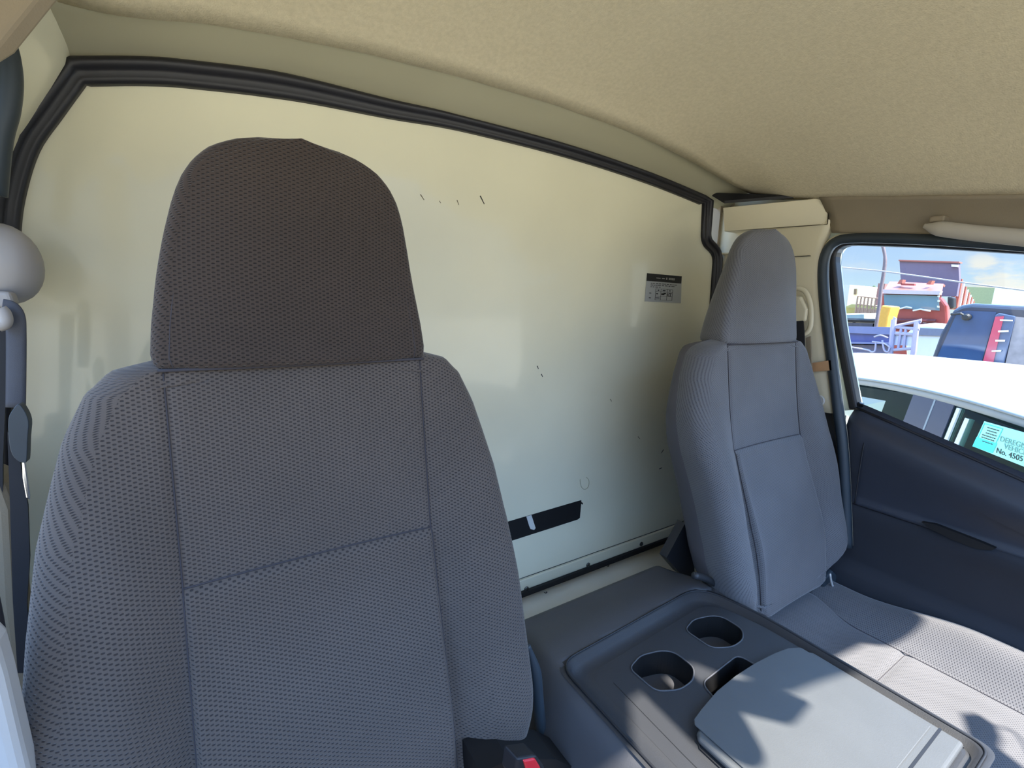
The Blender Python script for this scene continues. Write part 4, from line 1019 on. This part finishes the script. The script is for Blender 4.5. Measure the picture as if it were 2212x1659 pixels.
# paper notice inside the front side window
t = thing('vehicle_notice', 'cyan and pale green notice behind the window of the white car', 'notice', (3.3363, 0.6609, 1.3515))
NW = [(3.3355, 0.66, 1.3469), (3.0694, 0.3479, 1.3517), (3.0446, 0.3189, 1.1894), (3.3594, 0.6879, 1.2004)]
CY = mat('cyan_paper', (60, 205, 205), rough=0.5, noise=0.02); PG = mat('pale_green_paper', (150, 214, 196), rough=0.5, noise=0.02)
NINK = mat('notice_ink', (16, 40, 44), rough=0.5, noise=0.05); NGREY = mat('notice_faded_ink', (104, 150, 140), rough=0.5, noise=0.05)
bm = bmn(); prism(bm, NW, Q * 0.003); obj('paper', bm, PG, t)
nu = Vector(NW[1]) - Vector(NW[0]); nv = Vector(NW[3]) - Vector(NW[0])
A0 = Vector(NW[0]); 
def npt(u, v, off=0.001): return tuple(A0 + nu * u + nv * v - Q * off)
def nrect(bm, u0, v0, u1, v1, off=0.001): prism(bm, [npt(u0, v0, off), npt(u1, v0, off), npt(u1, v1, off), npt(u0, v1, off)], -Q * 0.0006)
bm = bmn(); nrect(bm, 0.0, 0.62, 0.30, 1.0); obj('cyan_block', bm, CY, t)
bm = bmn(); nrect(bm, 0.015, 0.06, 0.285, 0.09, 0.001); nrect(bm, 0.015, 0.06, 0.025, 0.62); nrect(bm, 0.275, 0.06, 0.285, 0.62); obj('frame_line', bm, CY, t)
bm = bmn(); random.seed(5)
for v in (0.16, 0.26, 0.36, 0.46, 0.55, 0.68):
    u = random.uniform(0.06, 0.10)
    while u < 0.24: w_ = random.uniform(0.015, 0.04); nrect(bm, u, v, min(u + w_, 0.25), v + 0.03, 0.0018); u += w_ + 0.008
obj('small_print', bm, NINK, t)
def text(name, s, size, m, parent, at, right, upv, nrm, extr=0.0006):
    cu = bpy.data.curves.new(name, 'FONT'); cu.body = s; cu.size = size; cu.extrude = extr
    tmp = bpy.data.objects.new(name + '_t', cu); COL.objects.link(tmp)
    bpy.context.view_layer.update()
    me = bpy.data.meshes.new_from_object(tmp); bpy.data.objects.remove(tmp)
    r = Vector(right).normalized(); u = Vector(upv); u = (u - r * u.dot(r)).normalized(); n_ = r.cross(u)
    for v in me.vertices: v.co = Vector(at) + r * v.co.x + u * v.co.y + n_ * v.co.z
    return link(name, me, m, parent, smooth=False)
nh = nv.length
text('notice_text', 'DEREGISTERED', nh * 0.24, NGREY, t, npt(0.31, 0.50, 0.0015), nu, -nv, -Q)
text('notice_text', 'VEHICLE', nh * 0.24, NGREY, t, npt(0.40, 0.70, 0.0015), nu, -nv, -Q)
text('notice_text', 'No. 4505', nh * 0.25, NINK, t, npt(0.335, 0.93, 0.0015), nu, -nv, -Q)

# ---- dark van behind it, rear towards us
V_BODY = mat('dark_blue_van_paint', (42, 48, 66), rough=0.25, noise=0.08, nscale=4, coat=0.5)
V_GLASS = mat('dark_rear_glass', (48, 68, 100), rough=0.06, noise=0.10, nscale=6, coat=0.6)
LAMP_CLEAR = mat('clear_tail_lens', (74, 88, 116), rough=0.15, noise=0.05, coat=0.6); LAMP_RED = mat('red_tail_lens', (170, 62, 84), rough=0.2, noise=0.05, coat=0.5)
van = thing('dark_van', 'dark van with rear wiper and tall tail lamp beyond the white car', 'van', (6.8, 1.1, 0))
bm = bmn(); fp_ = [(6.6, 1.8177, 1.4138), (6.6, 1.7848, 1.6683), (6.6, 1.7172, 1.9265), (6.6, 1.6615, 1.9713), (6.6, 1.5753, 1.9922), (6.6, 1.2036, 1.9738), (6.6, 0.8567, 1.9376), (6.6, 0.7204, 1.4165), (6.6, 0.4547, -0.2579), (6.6, 1.5985, -0.842)]
prism(bm, [(6.6, p[1], max(0.3, p[2])) for p in fp_], (3.6, -0.4, 0)); obj('body', bm, V_BODY, van, mods=(('bevel', 0.04, 3),))
bm = bmn(); prism(bm, [(6.58, 1.6712, 1.8991), (6.58, 1.5945, 1.9161), (6.58, 1.3813, 1.9098), (6.58, 1.4138, 1.3668), (6.58, 1.5384, 1.3013), (6.58, 1.7821, 1.3175)], (0.03, 0, 0)); gl2 = obj('rear_window', bm, V_GLASS, van)
bm = bmn(); lathe(bm, (6.55, 1.5845, 1.8502), (-1, 0, 0), [(0.035, -0.03), (0.035, 0.02), (0.02, 0.035)], 16); tube(bm, [(6.54, 1.5827, 1.855), (6.54, 1.6338, 1.8859), (6.54, 1.7085, 1.8733)], 0.014, 6); obj('rear_wiper', bm, BLACK, van)
bm = bmn(); prism(bm, [(6.56, 1.3795, 1.8824), (6.56, 1.3561, 1.9015), (6.56, 1.24, 1.8749), (6.56, 1.2353, 1.8441), (6.56, 1.2483, 1.3437), (6.56, 1.4025, 1.3218)], (0.04, 0, 0)); lamp = obj('tail_lamp', bm, LAMP_CLEAR, van, mods=(('bevel', 0.008, 2),))
bm = bmn(); prism(bm, [(6.545, 1.3736, 1.8644), (6.545, 1.3161, 1.8715), (6.545, 1.3196, 1.3344), (6.545, 1.3993, 1.3231)], (0.02, 0, 0)); obj('red_lens', bm, LAMP_RED, lamp)
for q in ([(6.535, 1.335, 1.839), (6.535, 1.2486, 1.8389), (6.535, 1.2466, 1.8257), (6.535, 1.3329, 1.8256)], [(6.535, 1.3315, 1.7305), (6.535, 1.2619, 1.7399), (6.535, 1.2592, 1.7221), (6.535, 1.3287, 1.7125)], [(6.535, 1.3372, 1.6387), (6.535, 1.2697, 1.6446), (6.535, 1.2702, 1.6264), (6.535, 1.3344, 1.6206)], [(6.535, 1.3474, 1.5317), (6.535, 1.2801, 1.5434), (6.535, 1.2806, 1.5251), (6.535, 1.3453, 1.5181)], [(6.535, 1.3564, 1.4143), (6.535, 1.2904, 1.418), (6.535, 1.2916, 1.404), (6.535, 1.3543, 1.4005)]):
    bm = bmn(); prism(bm, q, (0.01, 0, 0)); obj('reflector_bar', bm, WHITE, lamp)
bm = bmn(); prism(bm, [(6.57, 1.2381, 1.8706), (6.57, 0.8347, 1.8228), (6.57, 0.7434, 1.2455), (6.57, 1.2384, 1.1581)], (0.03, 0, 0)); obj('dusty_rear_quarter', bm, mat('dusty_grey_panel', (132, 126, 128), rough=0.8, noise=0.15, nscale=14), van)

# ---- flatbed truck, pale metal rack
B_BLUE = mat('blue_truck_paint', (66, 74, 128), rough=0.4, noise=0.06, nscale=5); B_PALE = mat('faded_blue_paint', (104, 110, 146), rough=0.5, noise=0.05)
t = thing('blue_flatbed', 'blue truck bed with dropped side panel seen through the window', 'truck', (8.6, 3.4, 0))
bm = bmn(); prism(bm, [(8.2, 4.2031, 1.5261), (8.2, 2.7428, 1.5596), (8.2, 2.725, 1.4351), (8.2, 4.18, 1.3479)], (2.4, 0.85, 0)); obj('side_panel', bm, B_BLUE, t)
bm = bmn(); prism(bm, [(8.16, 4.1925, 1.6049), (8.16, 2.7433, 1.6589), (8.16, 2.7285, 1.5548), (8.16, 4.1806, 1.5126)], (0.05, 0, 0)); obj('upper_rail', bm, B_PALE, t)
bm = bmn(); prism(bm, [(8.15, 4.1535, 1.3436), (8.15, 2.7093, 1.4445), (8.15, 2.7056, 1.4184), (8.15, 4.1495, 1.3127)], (0.06, 0, 0)); obj('lower_rail', bm, B_PALE, t)
bm = bmn(); prism(bm, [(8.25, 4.1984, 1.2899), (8.25, 2.7369, 1.3993), (8.25, 2.686, 1.0416), (8.25, 4.1396, 0.8348)], (2.2, 0.8, 0)); obj('chassis', bm, mat('grey_blue_chassis', (88, 88, 114), rough=0.6, noise=0.08), t)
for yy in (2.9, 5.0):
    for xx in (8.5, 10.2):
        bm = bmn(); lathe(bm, (xx, yy, 0.42), (1, 0, 0), [(0.42, -0.12), (0.42, 0.12), (0.2, 0.13)], 20); obj('wheel', bm, BLACK, t)
RK = mat('lilac_steel_rack', (160, 154, 176), rough=0.5, noise=0.05)
t = thing('metal_rack', 'pale lilac metal frame standing at the end of the blue truck bed', 'rack', (7.7, 2.5, 0))
for a in ([(7.7, 2.578, 1.7779), (7.7, 2.5524, 1.3452)], [(7.7, 2.3294, 1.7666), (7.7, 2.3076, 1.3839)]):
    bm = bmn(); tube(bm, [a[0], a[1], (a[1][0], a[1][1], 0)], 0.032, 8); obj('post', bm, RK, t)
for a in ([(7.7, 2.5793, 1.6793), (7.7, 2.2912, 1.6677)], [(7.7, 2.5773, 1.5927), (7.7, 2.3045, 1.5951)], [(7.7, 2.5755, 1.3616), (7.7, 2.2937, 1.4216)], [(7.7, 2.5599, 1.6866), (7.7, 2.2886, 1.7806)]):
    bm = bmn(); tube(bm, a, 0.020, 6); obj('cross_bar', bm, RK, t)
for a in ([(7.7, 2.4813, 1.6671), (7.7, 2.4769, 1.3906)], [(7.7, 2.4329, 1.6764), (7.7, 2.4175, 1.3968)]):
    bm = bmn(); tube(bm, a, 0.016, 6); obj('upright_bar', bm, RK, t)
bm = bmn(); prism(bm, [(7.72, 2.5773, 1.6172), (7.72, 2.3234, 1.6174), (7.72, 2.3231, 1.4484), (7.72, 2.5722, 1.4367)], (0.02, 0, 0)); obj('board', bm, mat('pale_board', (204, 206, 222), rough=0.6, noise=0.03), t)
bm = bmn()
for a in ([(7.65, 2.751, 1.5297), (7.65, 2.6806, 1.5606), (7.65, 2.5925, 1.5302)], [(7.65, 2.7192, 1.4563), (7.65, 2.7139, 1.3423), (7.65, 2.7549, 1.3251), (7.65, 2.8016, 1.3459), (7.65, 2.9963, 1.3651)], [(7.65, 2.6501, 1.4941), (7.65, 2.6109, 1.3659), (7.65, 2.5663, 1.3455), (7.65, 2.5529, 1.3969)], [(7.65, 2.7636, 1.465), (7.65, 2.6232, 1.4526), (7.65, 2.5428, 1.3979)]): tube(bm, catmull(a, 4), 0.011, 6)
obj('hooks', bm, RK, t, smooth=True)
bm = bmn(); prism(bm, [(7.69, 2.585, 1.8144), (7.69, 2.5512, 1.7915), (7.69, 2.5508, 1.718), (7.69, 2.5931, 1.7279)], (0.03, 0, 0)); obj('end_cap', bm, RK, t)
bm = bmn(); prism(bm, [(7.69, 2.3518, 1.7773), (7.69, 2.2891, 1.8042), (7.69, 2.2899, 1.745), (7.69, 2.345, 1.73)], (0.03, 0, 0)); obj('end_cap', bm, RK, t)

bm_mat = mat('white_hatch_paint', (222, 220, 216), rough=0.3, noise=0.02)
t = thing('white_hatchback', 'small white car between the metal rack and the dark van', 'car', (12.0, 3.3, 0))
bm = bmn(); prism(bm, [(11.4, p[1], max(0.0, p[2])) for p in [(11.4, 3.4737, 1.6304), (11.4, 3.3094, 1.6577), (11.4, 3.0647, 1.6464), (11.4, 2.904, 1.6142), (11.4, 2.7198, 1.2269), (11.4, 2.4401, -0.6453), (11.4, 3.2982, -0.9038), (11.4, 3.5947, 1.4164)]], (1.6, 0.3, 0)); obj('body', bm, bm_mat, t, mods=(('bevel', 0.05, 2),))
bm = bmn(); prism(bm, [(11.37, 3.4149, 1.5813), (11.37, 3.0207, 1.5814), (11.37, 3.0151, 1.4542), (11.37, 3.4226, 1.4394)], (0.02, 0, 0)); obj('window', bm, mat('grey_car_window', (128, 128, 138), rough=0.2, noise=0.05), t)

# ---- red lorry facing us, with its dark headboard and ribbed red box
R_RED = mat('red_lorry_paint', (138, 60, 54), rough=0.35, noise=0.05, nscale=3); R_PINK = mat('sunlit_red_tone', (150, 86, 74), rough=0.5, noise=0.05, nscale=3)  # the paler red has sunlight on the roof put into the colour
L_GLASS = mat('lorry_windscreen', (92, 118, 130), rough=0.08, noise=0.12, nscale=1.2, coat=0.5)
t = thing('red_lorry', 'red lorry cab facing us with a wide windscreen', 'lorry', (14.8, 4.2, 0))
cf = [(14.0, 5.0205, 2.2962), (14.0, 3.9113, 2.2597), (14.0, 3.7493, 2.0353), (14.0, 3.6879, 1.728), (14.0, 3.6035, 1.2659), (14.0, 4.8689, 1.1555)]
bm = bmn(); prism(bm, [(14, p[1], p[2]) for p in cf[:-2]] + [(14, cf[-2][1], 0.0), (14, cf[-1][1], 0.0)], (1.9, 0.46, 0)); obj('cab', bm, R_RED, t, mods=(('bevel', 0.05, 2),))
bm = bmn(); a = [(14.02, 5.0277, 2.2967), (14.02, 3.8845, 2.2604)]; b = [(15.2, 5.3205, 2.6434), (15.2, 4.2175, 2.5697)]; c = [(16.2, 5.6308, 2.6407), (16.2, 4.4526, 2.5778)]
v = [bm.verts.new(p) for p in (a[0], a[1], b[1], b[0], c[1], c[0])]; bm.faces.new((v[0], v[1], v[2], v[3])); bm.faces.new((v[3], v[2], v[4], v[5]))
obj('roof', bm, R_PINK, t, mods=(('solid', 0.05, -1),))
bm = bmn(); prism(bm, [(14.6, 4.873, 2.5649), (14.6, 4.6021, 2.5502), (14.6, 4.5957, 2.5056), (14.6, 4.8665, 2.5195)], (0.1, 0, 0)); obj('roof_hatch', bm, R_RED, t)
for p in ([(14.6, 4.905, 2.656), (14.6, 4.8482, 2.6549), (14.6, 4.8525, 2.5533), (14.6, 4.9475, 2.5545)], [(14.6, 4.3191, 2.6228), (14.6, 4.2669, 2.6218), (14.6, 4.2889, 2.5354), (14.6, 4.3765, 2.5364)]): 
    bm = bmn(); prism(bm, p, (0.2, 0, 0)); obj('roof_marker', bm, R_PINK, t)
bm = bmn(); prism(bm, [(13.9, 4.9798, 2.3935), (13.9, 3.8809, 2.3494), (13.9, 3.9011, 2.2673), (13.9, 4.9562, 2.2935)], (0.15, 0, 0)); obj('sun_shade', bm, mat('grey_visor', (176, 164, 168), rough=0.5, noise=0.04), t)
bm = bmn(); prism(bm, [(13.97, 4.9685, 2.2732), (13.97, 3.9258, 2.2484), (13.97, 3.8609, 1.9178), (13.97, 4.9036, 1.9493)], (0.04, 0, 0)); ws = obj('windscreen', bm, L_GLASS, t)
for p in ([(13.95, 3.938, 2.2581), (13.95, 3.8974, 2.2584), (13.95, 3.8913, 2.2172), (13.95, 3.9319, 2.2168)], [(13.95, 3.9228, 2.1547), (13.95, 3.8822, 2.1554), (13.95, 3.8761, 2.1141), (13.95, 3.9167, 2.1134)], [(13.95, 3.9127, 2.0304), (13.95, 3.8705, 2.0211), (13.95, 3.8645, 1.9797), (13.95, 3.9066, 1.9889)]): 
    bm = bmn(); prism(bm, p, (0.01, 0, 0)); obj('windscreen_sticker', bm, WHITE, ws)
for p in ([(13.9, 4.6155, 1.924), (13.9, 4.4531, 1.9833), (13.9, 4.3448, 1.9649)], [(13.9, 4.3181, 1.9013), (13.9, 4.1854, 1.9377), (13.9, 3.995, 1.9019)]): 
    bm = bmn(); tube(bm, p, 0.02, 5); obj('wiper', bm, PALE, t)
bm = bmn()
for y0 in (692, 699, 706): 
    tube(bm, [W_ for W_ in ([(13.93, 4.6883, 1.6557), (13.93, 3.8715, 1.6769)] if y0 == 692 else [(13.93, 4.6773, 1.5782), (13.93, 3.8593, 1.5937)] if y0 == 699 else [(13.93, 4.6647, 1.4896), (13.93, 3.847, 1.5104)])], 0.045, 6)
obj('grille_bars', bm, mat('dark_red_grille', (84, 34, 40), rough=0.5, noise=0.05), t)
bm = bmn(); prism(bm, [(13.9, 4.0962, 1.6756), (13.9, 4.0292, 1.6791), (13.9, 4.0314, 1.6366), (13.9, 4.0984, 1.6329)], (0.05, 0, 0)); obj('badge', bm, PALE, t)
bm = bmn(); prism(bm, [(13.8, 3.7257, 2.2353), (13.8, 3.6138, 2.2164), (13.8, 3.5796, 1.9861), (13.8, 3.637, 1.954), (13.8, 3.7033, 2.0839)], (0.2, 0, 0)); obj('side_mirror', bm, BLACK, t, mods=(('bevel', 0.03, 2),))
t = thing('tipper_box', 'tall dark headboard and ribbed red side of a tipper box behind the lorry', 'tipper box', (17, 4.9, 0))
f1 = [(16.8, 5.7317, 3.3049), (16.8, 4.4407, 3.1899), (16.8, 4.3541, 2.7325), (16.8, 4.3469, 2.31), (16.8, 5.533, 2.299)]
bm = bmn(); prism(bm, f1, (0.15, 0, 0)); obj('headboard', bm, mat('dark_plum_board', (98, 88, 108), rough=0.6, noise=0.06), t)
bm = bmn(); prism(bm, [(16.75, 5.7402, 3.3278), (16.75, 4.4125, 3.209), (16.75, 4.4072, 3.1732), (16.75, 5.7346, 3.2889)], (0.25, 0, 0)); obj('top_rail', bm, R_PINK, t)
bm = bmn(); prism(bm, [(16.7, 4.5474, 3.1409), (16.7, 4.4147, 3.123), (16.7, 4.4058, 3.0632), (16.7, 4.5384, 3.0807)], (0.05, 0, 0)); obj('white_plate', bm, WHITE, t)
n_ = [(16.95, 4.4208, 2.8011), (16.95, 4.4101, 1.9682)]; fcr = [(28.0, 6.6595, 2.3312), (28.0, 6.6922, 1.9516)]
bm = bmn(); prism(bm, [n_[0], n_[1], fcr[1], fcr[0]], (0.0, 0.08, 0)); obj('side_wall', bm, R_PINK, t)
for k in range(9):
    u = (k + 0.3) / 9; a = Vector(n_[0]).lerp(Vector(fcr[0]), u); b = Vector(n_[1]).lerp(Vector(fcr[1]), u)
    bm = bmn(); tube(bm, [a + Vector((0, -0.04, 0)), b + Vector((0, -0.04, 0))], 0.045, 5); obj('rib', bm, PALE if k % 2 else R_PINK, t)
# support legs of the box down to the ground
for yy in (4.7, 5.5):
    bm = bmn(); box(bm, (16.9, yy, 0), (17.1, yy + 0.12, 2.0)); obj('leg', bm, BLACK, t)

YEL = mat('yellow_machine_paint', (206, 152, 60), rough=0.5, noise=0.05)
bm = bmn(); yp = [(12.6, 4.4914, 2.0036), (12.6, 4.3001, 1.9782), (12.6, 4.322, 1.7761), (12.6, 4.3214, 1.5324), (12.6, 4.5235, 1.5507)]; prism(bm, [yp[0], yp[1], yp[2], (12.6, yp[3][1], 0), (12.6, yp[4][1], 0), yp[4]], (0.5, 0, 0))
tag(obj('yellow_machine', bm, YEL, mods=(('bevel', 0.03, 2),)), 'yellow machine body beside the red lorry, left of it', 'machine')
# lamp post, cable
bm = bmn(); pp = [(12.0, 4.4822, 3.3306), (12.0, 4.4124, 3.1842), (12.0, 4.3461, 2.9449), (12.0, 4.3302, 2.6606), (12.0, 4.3306, 2.3741), (12.0, 4.3159, 2.0365), (12.0, 4.3123, 1.5967)]; tube(bm, catmull(pp[:-1], 5) + [pp[-1], (12, pp[-1][1] - 0.05, 0)], [0.03] * 10 + [0.035] * 18 + [0.09, 0.1, 0.11][:len(catmull(pp[:-1], 5)) + 2 - 28], 8)
tag(obj('lamp_post', bm, mat('weathered_post', (104, 92, 96), rough=0.7, noise=0.1), smooth=True), 'thin leaning lamp post left of the red lorry', 'lamp post')
bm = bmn(); tube(bm, [(10.0, 5.302, 2.8074), (10.0, 4.3327, 2.6663), (10.0, 3.6759, 2.5757), (10.0, 3.077, 2.4649), (10.0, 2.4314, 2.3363), (10.0, 1.8583, 2.2369), (10.0, 1.0416, 2.0864)], 0.013, 6)
tag(obj('overhead_cable', bm, mat('pale_cable', (150, 150, 150), rough=0.5, noise=0.05)), 'overhead cable crossing the sky outside the window', 'cable')
# containers and buildings
def block(name, toks, depth, m, label, cat, z0=0.0, group=None):
    x0 = toks[0][0]; bm = bmn(); ys__ = [p[1] for p in toks]; zt_ = toks[0][2], toks[1][2]
    prism(bm, [(x0, ys__[0], z0), (x0, ys__[1], z0), (x0, ys__[1], zt_[1]), (x0, ys__[0], zt_[0])], (depth, 0, 0))
    return tag(obj(name, bm, m), label, cat, group)
block('green_container', [(34.0, 8.6118, 3.2425), (34.0, 7.3728, 3.1632)], 8, mat('olive_container', (146, 150, 110), rough=0.6, noise=0.06), 'olive green container behind the red tipper box', 'container')
block('white_container', [(30.0, 6.5029, 3.0966), (30.0, 4.3628, 2.6635)], 8, mat('white_container_paint', (206, 216, 212), rough=0.5, noise=0.03), 'white container at the right, behind the dark van', 'container')
b1 = block('building', [(46.0, 21.689, 4.0791), (46.0, 18.8787, 3.9262)], 10, mat('grey_wall', (176, 176, 168), rough=0.8, noise=0.05), 'grey building at the far left of the lot', 'building')
b2 = block('building', [(44.0, 18.0528, 3.8011), (44.0, 17.3552, 3.7214)], 6, mat('cream_wall', (226, 214, 176), rough=0.8, noise=0.04), 'cream building with one dark window', 'building')
bm = bmn(); prism(bm, [(43.9, 17.6747, 3.5008), (43.9, 17.5117, 3.5002), (43.9, 17.4834, 3.0614), (43.9, 17.6466, 3.0605)], (0.1, 0, 0)); obj('window', bm, mat('brown_window', (110, 90, 66), rough=0.5, noise=0.05), b2)
b3 = block('building', [(56.0, 21.927, 3.9397), (56.0, 20.7991, 3.8903)], 8, mat('white_wall', (236, 232, 222), rough=0.8, noise=0.03), 'long white building beyond the fence', 'building')
b4 = block('building', [(42.0, 15.3978, 3.8311), (42.0, 14.9609, 3.7919)], 6, mat('brown_wall', (128, 92, 90), rough=0.8, noise=0.05), 'narrow brown building behind the lamp post', 'building')
t = thing('mesh_fence', 'low brown mesh fence in front of the white building', 'fence', (33, 12.6, 0))
fc = [(28.0, 11.0555, 2.5482), (28.0, 10.1023, 2.4441)]
FEN = mat('rusty_fence', (132, 110, 96), rough=0.8, noise=0.1)
for k in range(7):
    a = Vector(fc[0]).lerp(Vector(fc[1]), k / 6); bm = bmn(); tube(bm, [a, (a.x, a.y, 0)], 0.04, 5); obj('post', bm, FEN, t)
bm = bmn(); tube(bm, fc, 0.03, 5); tube(bm, [Vector(p) - Vector((0, 0, 0.4)) for p in fc], 0.03, 5); obj('rail', bm, FEN, t)
bm = bmn(); prism(bm, [tuple(Vector(p) - Vector((0, 0, 0.55))) for p in fc] + [(fc[1][0], fc[1][1], 0), (fc[0][0], fc[0][1], 0)], (0.05, 0, 0)); obj('kickboard', bm, FEN, t)
bm = bmn(); mnd = [(29.0, 12.7494, 1.7484), (29.0, 12.046, 1.9722), (29.0, 11.6734, 2.1544), (29.0, 11.1994, 2.1412), (29.0, 10.7095, 2.058), (29.0, 10.1497, 1.9334)]; prism(bm, mnd + [(30, mnd[-1][1], 0), (30, mnd[0][1], 0)], (4, 0, 0))
tag(obj('grass_mound', bm, mat('dry_grass', (156, 152, 100), rough=0.95, noise=0.25, nscale=1.5, bump=0.05, bscale=4)), 'dry grassy mound below the buildings', 'mound')
for i, (pts_, gl__) in enumerate((([(20.0, 8.6186, 1.6969), (20.0, 7.5955, 1.7712), (20.0, 7.455, 1.1787), (20.0, 8.5382, 1.1049)], [(19.95, 8.1579, 1.6809), (19.95, 7.5983, 1.7209), (19.95, 7.573, 1.5391), (19.95, 8.1346, 1.511)]), ([(24.0, 9.1118, 1.7256), (24.0, 8.6738, 1.7624), (24.0, 8.5417, 1.062), (24.0, 9.0147, 1.0298)], [(23.95, 9.0357, 1.6885), (23.95, 8.6835, 1.7225), (23.95, 8.6561, 1.5277), (23.95, 9.0109, 1.5106)]))):
    t = thing('parked_van', ('white parked van beyond the blue truck bed, left', 'smaller white parked vehicle beside the yellow machine')[i], 'van', (pts_[0][0] + 0.8, pts_[0][1] - 0.4, 0))
    bm = bmn(); prism(bm, [pts_[0], pts_[1], (pts_[2][0], pts_[2][1], 0.0), (pts_[3][0], pts_[3][1], 0.0)], (1.8, 0, 0)); obj('body', bm, bm_mat, t, mods=(('bevel', 0.08, 2),))
    bm = bmn(); prism(bm, gl__, (0.05, 0, 0)); obj('windows', bm, mat('van_window', (112, 134, 142), rough=0.2, noise=0.05), t)
bm = bmn(); rl_ = [(16.0, 6.8703, 1.5567), (16.0, 5.7385, 1.5749)]; tube(bm, rl_, 0.07, 6); [tube(bm, [(16, rl_[0][1] * (1 - k) + rl_[1][1] * k, 0), (16, rl_[0][1] * (1 - k) + rl_[1][1] * k, rl_[0][2])], 0.04, 5) for k in (0.02, 0.5, 0.98)]; bx_ = [(15.6, 6.6893, 1.4974), (15.6, 5.5861, 1.5196)]
tag(obj('dark_railing', bm, BLACK), 'dark railing in front of the parked white vans', 'railing')
bm = bmn(); tube(bm, [(15.6, 7.0, 0), (15.6, 7.0, bx_[0][2])], 0.05, 6)
prism(bm, [bx_[0], bx_[1], (15.6, bx_[1][1], bx_[1][2] - 0.12), (15.6, bx_[0][1], bx_[0][2] - 0.12)], (0.05, 0, 0)); prism(bm, [(15.6, bx_[1][1], 0), (15.6, bx_[1][1] + 0.1, 0), (15.6, bx_[1][1] + 0.1, bx_[1][2]), (15.6, bx_[1][1], bx_[1][2])], (0.05, 0, 0))
tag(obj('dark_barrier', bm, mat('dark_barrier_paint', (62, 62, 74), rough=0.7, noise=0.1)), 'dark low barrier just under the railing', 'barrier')
random.seed(11)
for i, (u_px) in enumerate([(75.0, 29.2486, 4.5695), (75.0, 28.7693, 4.6296), (75.0, 28.2173, 4.5055), (75.0, 27.7594, 4.6259), (75.0, 27.2817, 4.5639)]):
    bm = bmn(); c = Vector(u_px)
    tube(bm, [(c.x, c.y, 0), (c.x, c.y, c.z - 0.4)], 0.15, 6)
    for k in range(14):
        p = c + Vector((random.uniform(-0.4, 0.4), random.uniform(-0.10, 0.10), random.uniform(-0.5, 0.3))); r = random.uniform(0.10, 0.20)
        M_ = Matrix.Translation(p) @ Matrix.Diagonal((r, r, r * 0.8, 1)); bmesh.ops.create_icosphere(bm, subdivisions=1, radius=1, matrix=M_)
    tag(obj('tree', bm, mat('far_foliage', (70, 92, 66), rough=0.9, noise=0.2, nscale=2) if i == 0 else bpy.data.materials['far_foliage']), ('leftmost distant tree on the skyline, beside the cream building', 'second distant tree from the left on the skyline', 'middle one of the five distant skyline trees', 'fourth distant tree from the left on the skyline', 'rightmost distant skyline tree, next to the lamp post')[i], 'tree', 'distant trees on the skyline')

for o in bpy.data.objects:
    if '_o' in o: del o['_o']
bpy.context.view_layer.update()
